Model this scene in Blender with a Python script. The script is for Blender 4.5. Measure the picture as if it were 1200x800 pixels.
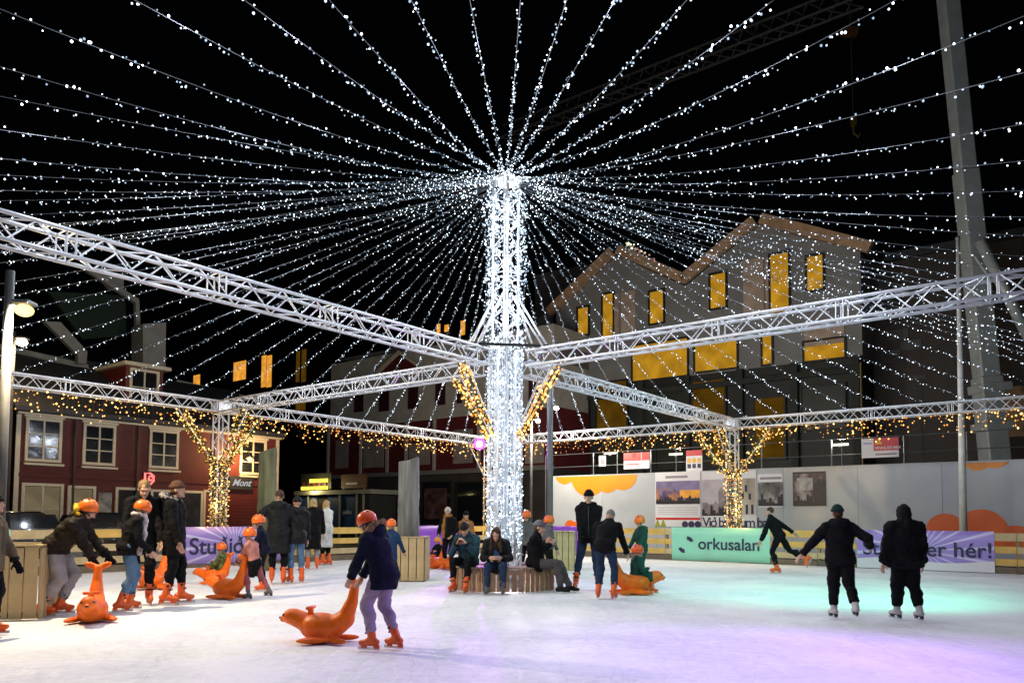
import bpy, bmesh, math, random
from mathutils import Vector, Matrix, noise
R = math.radians
random.seed(7)
for _o in list(bpy.data.objects): bpy.data.objects.remove(_o)
SC = bpy.context.scene
COL = SC.collection

# ------------------------------------------------------------------ camera
HC, FPX, PPY, PITCH, ROLL = 1.35, 886.0, 556.0, R(3.3), 0.0053
cam_d = bpy.data.cameras.new('camera'); cam = bpy.data.objects.new('camera', cam_d); COL.objects.link(cam)
cam_d.sensor_width = 36.0; cam_d.lens = FPX / 1200 * 36; cam_d.shift_y = (PPY - 400) / 1200
cam_d.clip_start = 0.05; cam_d.clip_end = 1500
cam.matrix_world = Matrix.Translation((0, 0, HC)) @ Matrix.Rotation(R(90) + PITCH, 4, 'X') @ Matrix.Rotation(ROLL, 4, 'Z')
SC.camera = cam
# ------------------------------------------------------------------ night sky
w = bpy.data.worlds.new('World'); SC.world = w; w.use_nodes = True
bg = w.node_tree.nodes['Background']
bg.inputs[0].default_value = (0.22, 0.28, 0.42, 1); bg.inputs[1].default_value = 0.002
# ------------------------------------------------------------------ view, engine
SC.view_settings.view_transform = 'Standard'; SC.view_settings.look = 'None'
SC.view_settings.exposure = 0.0; SC.view_settings.gamma = 1.0
SC.render.engine = 'CYCLES'
cy = SC.cycles
cy.use_denoising = True
try: cy.denoiser = 'OPENIMAGEDENOISE'
except Exception: pass
cy.max_bounces = 5; cy.diffuse_bounces = 2; cy.glossy_bounces = 2; cy.transmission_bounces = 3
cy.sample_clamp_indirect = 1.5; cy.caustics_reflective = False; cy.caustics_refractive = False
cy.use_light_tree = True

# ------------------------------------------------------------------ pixel -> place
def ray(px, py):
    x, y = px - 600, py - PPY
    c, s = math.cos(ROLL), math.sin(ROLL)
    x, y = x * c + y * s, -x * s + y * c
    up = -y / FPX; cp, sp = math.cos(PITCH), math.sin(PITCH)
    return Vector((x / FPX, cp - sp * up, sp + cp * up))
EYE = Vector((0, 0, HC))
def gp(px, py, z=0.0):                       # where the pixel's ray meets the height z
    d = ray(px, py); return EYE + d * ((z - HC) / d.z)
def at_depth(px, py, Y):
    d = ray(px, py); return EYE + d * (Y / d.y)
YAW = R(52.31)
CT = Vector((-0.147, 14.77, 0)); U = Vector((-math.sin(YAW), math.cos(YAW), 0)); V = Vector((math.cos(YAW), math.sin(YAW), 0))
SA, SB = 10.06, 11.76                         # half sides of the truss rectangle
Z3 = Vector((0, 0, 1))
def W(a, b, z=0.0): return CT + U * a + V * b + Z3 * z
def AB(p): q = p - CT; return q.dot(U), q.dot(V)
def on_a(px, py, a):                          # pixel on the vertical plane a = const -> (b, z)
    d = ray(px, py); t = (a - (EYE - CT).dot(U)) / d.dot(U); p = EYE + d * t; return (p - CT).dot(V), p.z
def on_b(px, py, b):
    d = ray(px, py); t = (b - (EYE - CT).dot(V)) / d.dot(V); p = EYE + d * t; return (p - CT).dot(U), p.z

# ------------------------------------------------------------------ materials
MATS = {}
def mat(name, col, rough=0.6, metal=0.0, var=0.12, scale=6.0, bump=0.0, bscale=None, emit=0.0, ecol=None, spec=None, coat=0.0):
    if name in MATS: return MATS[name]
    m = bpy.data.materials.new(name); m.use_nodes = True; nt = m.node_tree; b = nt.nodes['Principled BSDF']
    b.inputs['Roughness'].default_value = rough; b.inputs['Metallic'].default_value = metal
    if spec is not None: b.inputs['Specular IOR Level'].default_value = spec
    if coat: b.inputs['Coat Weight'].default_value = coat
    tc = nt.nodes.new('ShaderNodeTexCoord')
    n = nt.nodes.new('ShaderNodeTexNoise'); n.inputs['Scale'].default_value = scale; n.inputs['Detail'].default_value = 6
    nt.links.new(tc.outputs['Object'], n.inputs['Vector'])
    rmp = nt.nodes.new('ShaderNodeValToRGB')
    lo = [max(0, c * (1 - var)) for c in col]; hi = [min(1, c * (1 + var)) for c in col]
    rmp.color_ramp.elements[0].position = 0.3; rmp.color_ramp.elements[1].position = 0.7
    rmp.color_ramp.elements[0].color = (*lo, 1); rmp.color_ramp.elements[1].color = (*hi, 1)
    nt.links.new(n.outputs['Fac'], rmp.inputs['Fac']); nt.links.new(rmp.outputs['Color'], b.inputs['Base Color'])
    if bump:
        n2 = nt.nodes.new('ShaderNodeTexNoise'); n2.inputs['Scale'].default_value = bscale or scale * 4; n2.inputs['Detail'].default_value = 4
        nt.links.new(tc.outputs['Object'], n2.inputs['Vector'])
        bp = nt.nodes.new('ShaderNodeBump'); bp.inputs['Strength'].default_value = bump; bp.inputs['Distance'].default_value = 0.02
        nt.links.new(n2.outputs['Fac'], bp.inputs['Height']); nt.links.new(bp.outputs['Normal'], b.inputs['Normal'])
    if emit:
        b.inputs['Emission Color'].default_value = (*(ecol or col), 1); b.inputs['Emission Strength'].default_value = emit
    MATS[name] = m; return m
def bulb_mat(name, cols, lo, hi):
    """LED bulbs: every bulb (mesh island) has its own brightness and tint."""
    m = bpy.data.materials.new(name); m.use_nodes = True; nt = m.node_tree; nt.nodes.remove(nt.nodes['Principled BSDF'])
    g = nt.nodes.new('ShaderNodeNewGeometry'); e = nt.nodes.new('ShaderNodeEmission')
    mr = nt.nodes.new('ShaderNodeMath'); mr.operation = 'POWER'; mr.inputs[1].default_value = 3.0
    nt.links.new(g.outputs['Random Per Island'], mr.inputs[0])
    mm = nt.nodes.new('ShaderNodeMapRange'); mm.inputs[3].default_value = lo; mm.inputs[4].default_value = hi
    nt.links.new(mr.outputs[0], mm.inputs[0]); nt.links.new(mm.outputs[0], e.inputs['Strength'])
    r = nt.nodes.new('ShaderNodeValToRGB'); r.color_ramp.elements[0].color = (*cols[0], 1); r.color_ramp.elements[1].color = (*cols[1], 1)
    nt.links.new(g.outputs['Random Per Island'], r.inputs['Fac']); nt.links.new(r.outputs['Color'], e.inputs['Color'])
    nt.links.new(e.outputs[0], nt.nodes['Material Output'].inputs[0])
    m.cycles.emission_sampling = 'NONE'; MATS[name] = m; return m
def glow_mat(name, col, strength):
    m = bpy.data.materials.new(name); m.use_nodes = True; nt = m.node_tree; nt.nodes.remove(nt.nodes['Principled BSDF'])
    e = nt.nodes.new('ShaderNodeEmission'); e.inputs[0].default_value = (*col, 1); e.inputs[1].default_value = strength
    n = nt.nodes.new('ShaderNodeTexNoise'); n.inputs['Scale'].default_value = 1.3
    tc = nt.nodes.new('ShaderNodeTexCoord'); nt.links.new(tc.outputs['Object'], n.inputs['Vector'])
    mr = nt.nodes.new('ShaderNodeMapRange'); mr.inputs[1].default_value = .3; mr.inputs[2].default_value = .7
    mr.inputs[3].default_value = strength * .7; mr.inputs[4].default_value = strength * 1.25
    nt.links.new(n.outputs['Fac'], mr.inputs[0]); nt.links.new(mr.outputs[0], e.inputs[1])
    nt.links.new(e.outputs[0], nt.nodes['Material Output'].inputs[0]); m.cycles.emission_sampling = 'NONE'; MATS[name] = m; return m

M_alu = mat('aluminium', (.72, .73, .76), .38, .35, .06, 3, .05, 40)
M_cable = mat('clear_cable', (.10, .105, .115), .7, spec=.1)
M_black = mat('black_metal', (.02, .02, .022), .5, .3)
M_white = mat('led_white', (1, 1, 1)); MATS.pop('led_white')
B_cool = bulb_mat('cool_led', ((.50, .72, 1), (.84, .93, 1)), .9, 9)
B_warm = bulb_mat('warm_led', ((1, .30, .03), (1, .60, .17)), 1.2, 8)
M_pine = mat('pine_board', (.62, .38, .09), .6, 0, .22, 3, .15, 30)
M_pine2 = mat('pale_pine_board', (.5, .38, .2), .6, 0, .2, 3, .15, 30)
M_larch = mat('weathered_larch', (.36, .22, .13), .65, 0, .3, 4, .2, 30)
M_orange = mat('orange_plastic', (.93, .15, .005), .45, 0, .2, 9, .06, 25, spec=.35)
M_skate = mat('orange_skate_shell', (.78, .12, .02), .4, 0, .1, 8)
M_steel = mat('skate_steel', (.6, .62, .65), .25, .9)
M_helm = mat('orange_helmet_shell', (.88, .16, .015), .35, 0, .05, 5, coat=.3)
M_helmr = mat('red_orange_helmet_shell', (.85, .09, .02), .3, 0, .05, 5, coat=.3)
M_skin = mat('skin', (.55, .31, .22), .5, 0, .1, 10)
M_fir = mat('fir_green', (.02, .05, .015), .7, 0, .4, 20)

# ------------------------------------------------------------------ mesh building
WM = {}
def tag(o, label=None, cat=None, group=None, kind=None):
    if label: o['label'] = label
    if cat: o['category'] = cat
    if group: o['group'] = group
    if kind: o['kind'] = kind
    return o
def thing(name, label, cat, loc, rz=0.0, group=None):
    o = bpy.data.objects.new(name, None); COL.objects.link(o)
    o.empty_display_size = .2
    o.matrix_world = Matrix.Translation(loc) @ Matrix.Rotation(rz, 4, 'Z'); WM[o] = o.matrix_world.copy()
    return tag(o, label, cat, group)
def link(name, data, M, parent=None):
    o = bpy.data.objects.new(name, data); COL.objects.link(o); WM[o] = M.copy()
    if parent is not None:
        o.parent = parent; o.matrix_basis = WM[parent].inverted() @ M
    else: o.matrix_basis = M
    return o
ICO_V = []; ICO_F = []
def _ico():
    t = (1 + 5 ** .5) / 2
    for a in ((-1, t, 0), (1, t, 0), (-1, -t, 0), (1, -t, 0), (0, -1, t), (0, 1, t), (0, -1, -t), (0, 1, -t), (t, 0, -1), (t, 0, 1), (-t, 0, -1), (-t, 0, 1)):
        ICO_V.append(Vector(a).normalized())
    ICO_F.extend([(0, 11, 5), (0, 5, 1), (0, 1, 7), (0, 7, 10), (0, 10, 11), (1, 5, 9), (5, 11, 4), (11, 10, 2), (10, 7, 6), (7, 1, 8), (3, 9, 4), (3, 4, 2), (3, 2, 6), (3, 6, 8), (3, 8, 9), (4, 9, 5), (2, 4, 11), (6, 2, 10), (8, 6, 7), (9, 8, 1)])
_ico()
def perp(d):
    d = d.normalized(); a = Vector((0, 0, 1)) if abs(d.z) < .9 else Vector((1, 0, 0))
    x = d.cross(a).normalized(); return x, d.cross(x).normalized()
class MB:
    def __init__(s): s.v = []; s.f = []; s.m = []
    def add(s, vs, fs, mi=0):
        n = len(s.v); s.v.extend(vs); s.f.extend([tuple(i + n for i in f) for f in fs]); s.m.extend([mi] * len(fs)); return s
    def box(s, c, size, ex=None, ey=None, ez=None, mi=0):
        ex = ex or Vector((1, 0, 0)); ey = ey or Vector((0, 1, 0)); ez = ez or Z3; c = Vector(c)
        vs = [c + ex * (size[0] / 2 * i) + ey * (size[1] / 2 * j) + ez * (size[2] / 2 * k) for k in (-1, 1) for j in (-1, 1) for i in (-1, 1)]
        return s.add(vs, [(0, 2, 3, 1), (4, 5, 7, 6), (0, 1, 5, 4), (2, 6, 7, 3), (0, 4, 6, 2), (1, 3, 7, 5)], mi)
    def tube(s, p0, p1, r0, r1=None, n=8, mi=0):
        p0 = Vector(p0); p1 = Vector(p1); r1 = r0 if r1 is None else r1; x, y = perp(p1 - p0)
        vs = []
        for p, r in ((p0, r0), (p1, r1)):
            for i in range(n):
                a = 2 * math.pi * i / n; vs.append(p + x * (r * math.cos(a)) + y * (r * math.sin(a)))
        fs = [(i, (i + 1) % n, n + (i + 1) % n, n + i) for i in range(n)] + [tuple(range(n))[::-1], tuple(range(n, 2 * n))]
        return s.add(vs, fs, mi)
    def path(s, pts, r, n=5, mi=0):
        pts = [Vector(p) for p in pts]; vs = []; k = len(pts)
        for j, p in enumerate(pts):
            d = pts[min(j + 1, k - 1)] - pts[max(j - 1, 0)]; x, y = perp(d); rr = r[j] if isinstance(r, (list, tuple)) else r
            for i in range(n):
                a = 2 * math.pi * i / n; vs.append(p + x * (rr * math.cos(a)) + y * (rr * math.sin(a)))
        fs = [(j * n + i, j * n + (i + 1) % n, (j + 1) * n + (i + 1) % n, (j + 1) * n + i) for j in range(k - 1) for i in range(n)]
        fs += [tuple(range(n))[::-1], tuple(range((k - 1) * n, k * n))]
        return s.add(vs, fs, mi)
    def ico(s, c, r, mi=0): return s.add([Vector(c) + v * r for v in ICO_V], ICO_F, mi)
    def octa(s, c, r, mi=0):
        c = Vector(c); return s.add([c + Vector(d) * r for d in ((1, 0, 0), (-1, 0, 0), (0, 1, 0), (0, -1, 0), (0, 0, 1), (0, 0, -1))],
            [(0, 2, 4), (2, 1, 4), (1, 3, 4), (3, 0, 4), (2, 0, 5), (1, 2, 5), (3, 1, 5), (0, 3, 5)], mi)
    def ell(s, c, rad, ax=None, nu=14, nv=9, mi=0):
        c = Vector(c); ex, ey, ez = ax or (Vector((1, 0, 0)), Vector((0, 1, 0)), Z3)
        vs = [c - ez * rad[2]]
        for j in range(1, nv):
            t = math.pi * j / nv; st, ct = math.sin(t), -math.cos(t)
            for i in range(nu):
                a = 2 * math.pi * i / nu; vs.append(c + ex * (rad[0] * st * math.cos(a)) + ey * (rad[1] * st * math.sin(a)) + ez * (rad[2] * ct))
        vs.append(c + ez * rad[2]); L = len(vs) - 1
        fs = [(0, 1 + (i + 1) % nu, 1 + i) for i in range(nu)]
        for j in range(nv - 2):
            for i in range(nu): a = 1 + j * nu; fs.append((a + i, a + (i + 1) % nu, a + nu + (i + 1) % nu, a + nu + i))
        a = 1 + (nv - 2) * nu; fs += [(a + i, a + (i + 1) % nu, L) for i in range(nu)]
        return s.add(vs, fs, mi)
    def cap(s, p0, p1, r0, r1=None, n=12, mi=0):            # capsule with round ends
        p0 = Vector(p0); p1 = Vector(p1); r1 = r0 if r1 is None else r1; d = p1 - p0
        if d.length < 1e-5: return s.ell(p0, (r0, r0, r0), mi=mi)
        x, y = perp(d); dn = d.normalized(); rings = []
        for t in (-80, -50, -20): rings.append((p0 + dn * (r0 * math.sin(R(t))), r0 * math.cos(R(t))))
        for t in (20, 50, 80): rings.append((p1 + dn * (r1 * math.sin(R(t))), r1 * math.cos(R(t))))
        return s.loft([(c, x * r, y * r) for c, r in rings], n, mi)
    def loft(s, rings, n=16, mi=0):
        vs = []
        for c, ex, ey in rings:
            for i in range(n): a = 2 * math.pi * i / n; vs.append(c + ex * math.cos(a) + ey * math.sin(a))
        k = len(rings)
        fs = [(j * n + i, j * n + (i + 1) % n, (j + 1) * n + (i + 1) % n, (j + 1) * n + i) for j in range(k - 1) for i in range(n)]
        fs += [tuple(range(n))[::-1], tuple(range((k - 1) * n, k * n))]
        return s.add(vs, fs, mi)
    def prism(s, poly, o, ex, ey, ez, depth, mi=0):         # polygon (x,y) in ex,ey at o, thickness along ez
        n = len(poly); vs = [o + ex * p[0] + ey * p[1] for p in poly] + [o + ex * p[0] + ey * p[1] + ez * depth for p in poly]
        fs = [tuple(range(n))[::-1], tuple(range(n, 2 * n))] + [(i, (i + 1) % n, n + (i + 1) % n, n + i) for i in range(n)]
        return s.add(vs, fs, mi)
    def mesh(s, name, mats, smooth=False, origin=None):
        me = bpy.data.meshes.new(name); o = origin or Vector((0, 0, 0))
        me.from_pydata([tuple(v - o) for v in s.v], [], s.f)
        for m in (mats if isinstance(mats, (list, tuple)) else [mats]): me.materials.append(m)
        me.polygons.foreach_set('material_index', s.m)
        if smooth: me.polygons.foreach_set('use_smooth', [True] * len(me.polygons))
        me.update(); return me
    def build(s, name, mats, parent=None, smooth=False, kind=None, local=False, fix=True):
        """one mesh object; vertices are world (or parent-local) coordinates, its origin goes to its middle"""
        lo = Vector([min(v[i] for v in s.v) for i in range(3)]); hi = Vector([max(v[i] for v in s.v) for i in range(3)]); c = (lo + hi) / 2
        me = s.mesh(name, mats, smooth, c)
        if fix:
            bm = bmesh.new(); bm.from_mesh(me); bmesh.ops.recalc_face_normals(bm, faces=bm.faces); bm.to_mesh(me); bm.free()
        M = Matrix.Translation(c)
        if local and parent is not None: M = WM[parent] @ M
        o = link(name, me, M, parent)
        if kind: o['kind'] = kind
        return o
def bevel(o, wd=.01, seg=2):
    m = o.modifiers.new('bevel', 'BEVEL'); m.width = wd; m.segments = seg; m.limit_method = 'ANGLE'; return o
def struct(o): o['kind'] = 'structure'; return o
def point(name, loc, watt, col, rad=.05, parent=None):
    l = bpy.data.lights.new(name, 'POINT'); l.energy = watt; l.color = col; l.shadow_soft_size = rad
    return link(name, l, Matrix.Translation(loc), parent)
def spot(name, loc, target, watt, col, ang, blend=.6, rad=.06, parent=None):
    l = bpy.data.lights.new(name, 'SPOT'); l.energy = watt; l.color = col; l.spot_size = R(ang); l.spot_blend = blend; l.shadow_soft_size = rad
    q = (Vector(target) - Vector(loc)).to_track_quat('-Z', 'Y').to_matrix().to_4x4()
    return link(name, l, Matrix.Translation(loc) @ q, parent)
X_, Y_ = Vector((1, 0, 0)), Vector((0, 1, 0))
def text(s, o, ex, ey, size, m, parent, ext=.002, shear=0.0, align='LEFT', space=1.0, name='lettering'):
    c = bpy.data.curves.new(name, 'FONT'); c.body = s; c.size = size; c.extrude = ext; c.shear = shear; c.align_x = align; c.space_character = space
    c.offset = size * .012
    ez = ex.cross(ey); M = Matrix((ex, ey, ez)).transposed().to_4x4(); M.translation = o
    c.body = s.replace('ð', 'o'); tmp = bpy.data.objects.new('t', c); COL.objects.link(tmp); me = bpy.data.meshes.new_from_object(tmp)
    if 'ð' in s:                              # the built-in font lacks eth: an o with a barred ascender
        for i, ch in enumerate(s):
            if ch != 'ð': continue
            c.body = s[:i].replace('ð', 'o') + '.'; bpy.context.view_layer.update(); x0 = max(v.co.x for v in bpy.data.meshes.new_from_object(tmp).vertices) - size * .09
            c.body = s[:i].replace('ð', 'o') + 'o'; bpy.context.view_layer.update(); x1 = max(v.co.x for v in bpy.data.meshes.new_from_object(tmp).vertices)
            k = MB(); w_ = x1 - x0; e = Vector((0, 0, ext))
            k.prism([(x1 - w_ * .02, size * .25), (x1 - w_ * .17, size * .27), (x1 - w_ * .42, size * .58), (x1 - w_ * .62, size * .70), (x1 - w_ * .55, size * .77), (x1 - w_ * .28, size * .64)], -e, X_, Y_, Z3, 2 * ext)
            k.prism([(x1 - w_ * .62, size * .51), (x1 - w_ * .1, size * .68), (x1 - w_ * .14, size * .73), (x1 - w_ * .66, size * .57)], -e * 1.1, X_, Y_, Z3, 2.2 * ext)
            me2 = k.mesh('eth_stroke', m); link('eth_stroke', me2, M, parent)
    bpy.data.objects.remove(tmp); me.materials.clear(); me.materials.append(m)
    return link(name, me, M, parent)

# ================================================================== SETTING
def ground_mats():
    m = bpy.data.materials.new('rink_ice'); m.use_nodes = True; nt = m.node_tree; b = nt.nodes['Principled BSDF']; L = nt.links.new
    tc = nt.nodes.new('ShaderNodeTexCoord')
    def nz(scale, sx, sy, rot, detail=5, rough=.6):
        mp = nt.nodes.new('ShaderNodeMapping'); mp.inputs['Scale'].default_value = (sx, sy, 1); mp.inputs['Rotation'].default_value = (0, 0, R(rot))
        n = nt.nodes.new('ShaderNodeTexNoise'); n.inputs['Scale'].default_value = scale; n.inputs['Detail'].default_value = detail; n.inputs['Roughness'].default_value = rough
        n.inputs['Distortion'].default_value = .35
        L(tc.outputs['Object'], mp.inputs['Vector']); L(mp.outputs['Vector'], n.inputs['Vector']); return n.outputs['Fac']
    def mth(op, a, bb):
        x = nt.nodes.new('ShaderNodeMath'); x.operation = op
        for i, q in enumerate((a, bb)):
            if isinstance(q, (int, float)): x.inputs[i].default_value = q
            else: L(q, x.inputs[i])
        return x.outputs[0]
    def ramp(fac, p0, p1, c0=0, c1=1):
        r = nt.nodes.new('ShaderNodeMapRange'); r.inputs[1].default_value = p0; r.inputs[2].default_value = p1; r.inputs[3].default_value = c0; r.inputs[4].default_value = c1
        L(fac, r.inputs[0]); return r.outputs[0]
    def line(fac, wdt):                                   # thin lines where the noise crosses 0.5: skate scratches
        d = mth('ABSOLUTE', mth('SUBTRACT', fac, .5), 0); return ramp(d, 0, wdt, 1, 0)
    s1 = line(nz(1.1, 1, .22, 25, 2, .4), .006); s2 = line(nz(1.5, .25, 1, -15, 2, .4), .006); s3 = line(nz(2.2, 1, .3, 70, 2, .4), .008)
    s4 = line(nz(1.7, .3, 1, 40, 2, .4), .006)
    scr = mth('MAXIMUM', mth('MAXIMUM', s1, s2), mth('MAXIMUM', s3, s4))
    w1 = line(nz(3.1, .22, 1, 12, 1, .3), .012); w2 = line(nz(2.7, 1, .2, -38, 1, .3), .012); w3 = line(nz(3.6, .25, 1, 64, 1, .3), .012); wsc = mth('MAXIMUM', mth('MAXIMUM', w1, w2), w3)
    patch = ramp(nz(.45, 1, 1, 0, 5), .35, .68); fine = nz(9, 1, 1, 0, 6)
    tone = mth('ADD', mth('MULTIPLY', patch, .45), mth('MULTIPLY', fine, .55))
    tone2 = mth('ADD', mth('SUBTRACT', tone, mth('MULTIPLY', scr, .12)), mth('MULTIPLY', wsc, .14))
    cr = nt.nodes.new('ShaderNodeValToRGB'); cr.color_ramp.elements[0].color = (.60, .62, .68, 1); cr.color_ramp.elements[1].color = (.92, .92, .94, 1)
    cr.color_ramp.elements[0].position = .1; cr.color_ramp.elements[1].position = .62
    L(tone2, cr.inputs['Fac']); L(cr.outputs['Color'], b.inputs['Base Color'])
    L(ramp(patch, 0, 1, .72, .55), b.inputs['Roughness']); b.inputs['Specular IOR Level'].default_value = .35; b.inputs['IOR'].default_value = 1.31
    bp = nt.nodes.new('ShaderNodeBump'); bp.inputs['Strength'].default_value = .35; bp.inputs['Distance'].default_value = .01
    L(mth('SUBTRACT', mth('MULTIPLY', fine, .6), mth('MULTIPLY', mth('MAXIMUM', scr, wsc), .7)), bp.inputs['Height']); L(bp.outputs['Normal'], b.inputs['Normal'])
    return m
M_ice = ground_mats()
M_asph = mat('wet_asphalt', (.045, .045, .048), .45, 0, .3, 1.2, .3, 30)
g = MB(); g.add([Vector((-500, -400, -.03)), Vector((500, -400, -.03)), Vector((500, 600, -.03)), Vector((-500, 600, -.03))], [(0, 1, 2, 3)])
struct(g.build('ground', M_asph))
g = MB(); IA, IB = SA + .05, SB + .05
g.add([W(-IA - 4, -IB - 4), W(-IA - 4, IB), W(IA, IB), W(IA, -IB - 4)], [(0, 1, 2, 3)])
struct(g.build('ice', M_ice))

ORD = ['first', 'second', 'third', 'fourth', 'fifth', 'sixth', 'seventh', 'eighth', 'ninth', 'tenth', 'eleventh', 'twelfth', 'thirteenth', 'fourteenth',
       'fifteenth', 'sixteenth', 'seventeenth', 'eighteenth', 'nineteenth', 'twentieth', 'twenty-first', 'twenty-second', 'twenty-third', 'twenty-fourth', 'twenty-fifth']
# ------------------------------------------------------------------ trusses
TS = .29; TZ = HC + 3.05
def unit_tube(r, n=6):
    b = MB(); b.tube((0, 0, -.5), (0, 0, .5), r, n=n); return b
BR_DATA = {}
def brace_obj(p, q, parent, r=.0105):
    L = round((q - p).length, 3); k = (L, r)
    if k not in BR_DATA:
        b = MB(); b.tube((0, 0, -L / 2), (0, 0, L / 2), r, n=6); BR_DATA[k] = b.mesh('brace', M_alu)
    M = (q - p).to_track_quat('Z', 'Y').to_matrix().to_4x4(); M.translation = (p + q) / 2
    return link('brace', BR_DATA[k], M, parent)
def truss_parts(root, p0, p1, single, size=TS, up=Z3, seg=2.0):
    d = (p1 - p0); L = d.length; d = d.normalized(); s = d.cross(up).normalized(); u2 = s.cross(d); h = size / 2
    cs = [s * h + u2 * h, s * -h + u2 * h, s * -h - u2 * h, s * h - u2 * h]
    for c in cs:
        b = MB(); b.tube(p0 + c, p1 + c, .025, n=8); b.build('chord', M_alu, root, smooth=True)
    nseg = max(1, round(L / seg)); sl = L / nseg; lac = MB(); ends = []
    for k in range(nseg):
        a0 = k * sl + .07; a1 = (k + 1) * sl - .07; nz = max(2, round((a1 - a0) / .27)); st = (a1 - a0) / nz
        for fi in range(4):
            A, B = cs[fi], cs[(fi + 1) % 4]
            for j in range(nz):
                q0, q1 = (A, B) if (j + fi) % 2 == 0 else (B, A)
                ends.append((p0 + d * (a0 + j * st) + q0, p0 + d * (a0 + (j + 1) * st) + q1))
            ends.append((p0 + d * (a0 - .02) + A, p0 + d * (a0 - .02) + B)); ends.append((p0 + d * (a1 + .02) + A, p0 + d * (a1 + .02) + B))
    for a, b in ends:
        if single: brace_obj(a, b, root)
        else: lac.tube(a, b, .0105, n=5)
    if not single: lac.build('lacing', M_alu, root, kind='stuff')
def beam(label, p0, p1, single=False, group=None):
    t = thing('truss_beam', label, 'truss', (p0 + p1) / 2, 0, group); truss_parts(t, p0, p1, single); return t
G1 = 'truss beams over the rink'
beam('near truss beam sloping from the left picture edge to the glowing mast', W(0, -.62, TZ), W(0, -SB, TZ), True, G1)
beam('near truss beam rising from the glowing mast to the right picture edge', W(-.62, 0, TZ), W(-SA, 0, TZ), True, G1)
beam('far truss beam from the mast to the garlanded pillar before the red house', W(.62, 0, TZ), W(SA - .16, 0, TZ), True, G1)
beam('far truss beam from the mast to the garlanded pillar before the posters', W(0, .62, TZ), W(0, SB - .16, TZ), True, G1)
beam('edge truss left of the garlanded pillar before the red house', W(SA, -SB, TZ), W(SA, -.16, TZ), False, G1)
beam('edge truss between the red house pillar and the purple stage light', W(SA, .16, TZ), W(SA, SB - .16, TZ), False, G1)
beam('edge truss between the purple stage light and the pillar before the posters', W(SA - .16, SB, TZ), W(.16, SB, TZ), False, G1)
beam('edge truss right of the garlanded pillar before the posters', W(-.16, SB, TZ), W(-SA, SB, TZ), False, G1)
def pillar(label, p, group='garlanded truss pillars at the rink edge', arms=()):
    t = thing('truss_pillar', label, 'pillar', p, 0, group)
    truss_parts(t, p + Z3 * .02, p + Z3 * (TZ - TS / 2), False, TS, U, 2.1)
    b = MB(); b.box(p + Z3 * .012, (.6, .6, .02), U, V); b.build('base_plate', M_alu, t)
    b = MB(); b.box(p + Z3 * TZ, (TS + .05, TS + .05, TS + .05), U, V); b.build('corner_block', M_alu, t)
    for d in arms:
        b = MB(); b.tube(p + d * .2 + Z3 * 2.85, p + d * 1.25 + Z3 * (TZ - .18), .02); b.build('strut', M_alu, t, smooth=True)
    return t
pillar('truss pillar wrapped in warm lights before the red house', W(SA, 0), arms=(V, -V, -U))
pillar('truss pillar wrapped in warm lights before the posters', W(0, SB), arms=(U, -U, -V))
pillar('truss pillar under the purple light at the far corner', W(SA, SB), arms=(-U, -V))

def needles(b, p, r, k):
    for _ in range(k):
        d = Vector((random.gauss(0, 1), random.gauss(0, 1), random.gauss(0, 1))).normalized(); x, y = perp(d)
        q = p + d * r * random.uniform(.2, .7); e = p + d * r * random.uniform(.9, 1.5); x = x * .012
        b.add([q - x, q + x, e + x * .3 + y * .02], [(0, 1, 2)])
def garland(label, paths, group, loc, bulbm=B_warm, rb=(.014, .025), nd=34):
    t = thing('light_garland', label, 'garland', loc, 0, group); n = MB(); bl = MB(); st = MB()
    for pts, r, dens in paths:
        st.path(pts, .012, 5)
        for p, q in zip(pts[:-1], pts[1:]):
            L = (q - p).length
            for i in range(int(L * nd) + (random.random() < (L * nd) % 1)): needles(n, p.lerp(q, random.random()), max(.05, r * .9), 3)
            x, y = perp(q - p)
            for i in range(int(L * dens) + (random.random() < (L * dens) % 1)):
                a = random.uniform(0, 6.283); c = p.lerp(q, random.random()) + (x * math.cos(a) + y * math.sin(a)) * r * random.uniform(.8, 1.25)
                bl.ico(c, random.uniform(*rb))
    st.build('cord', M_fir, t); n.build('needles', M_fir, t, kind='stuff', fix=False); bl.build('bulbs', bulbm, t, kind='stuff', fix=False)
    return t
GG = 'warm garlands on the truss pillars'
def pillar_garland(label, p, dirs, w1=.26):
    ps = []
    def helix(c0, c1, r, turns, n, ph):
        ax = (c1 - c0); x, y = perp(ax); return [c0 + ax * (i / n) + (x * math.cos(ph + 6.283 * turns * i / n) + y * math.sin(ph + 6.283 * turns * i / n)) * r * random.uniform(.9, 1.15) for i in range(n + 1)]
    for k in range(2): ps.append((helix(p + Z3 * .15, p + Z3 * 3.0, .24, 10, 160, 3.14 * k), .022, 10))
    for k in range(3): ps.append(([p + Vector((math.cos(k * 2.1), math.sin(k * 2.1), 0)) * .14 + Z3 * (.2 + .45 * i) for i in range(7)], .12, 10))
    for d in dirs:
        s = d.cross(Z3)
        for q in (-.13, .13):
            ps.append(([p + d * .1 + s * q + Z3 * 2.7, p + d * .62 + s * q + Z3 * 3.4, p + d * 1.2 + s * q + Z3 * 4.2], .07, 10))
        ps.append((helix(p + d * .08 + Z3 * 2.65, p + d * 1.22 + Z3 * 4.2, .15, 6, 90, 0), .022, 11)); ps.append((helix(p + d * .08 + Z3 * 2.65, p + d * 1.22 + Z3 * 4.2, .13, 5, 80, 2), .022, 9))
    t_ = garland(label, ps, GG, p)
    for d in dirs[:2] + (Z3 * 0,): point('garland_lamp', p - U * .3 - V * .3 + d * .8 + Z3 * (3.3 if d.length else 1.6), 22, (1, .62, .22), .06, t_)
pillar_garland('fir garland of warm lights on the pillar before the red house', W(SA, 0), (V, -V, -U))
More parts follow.
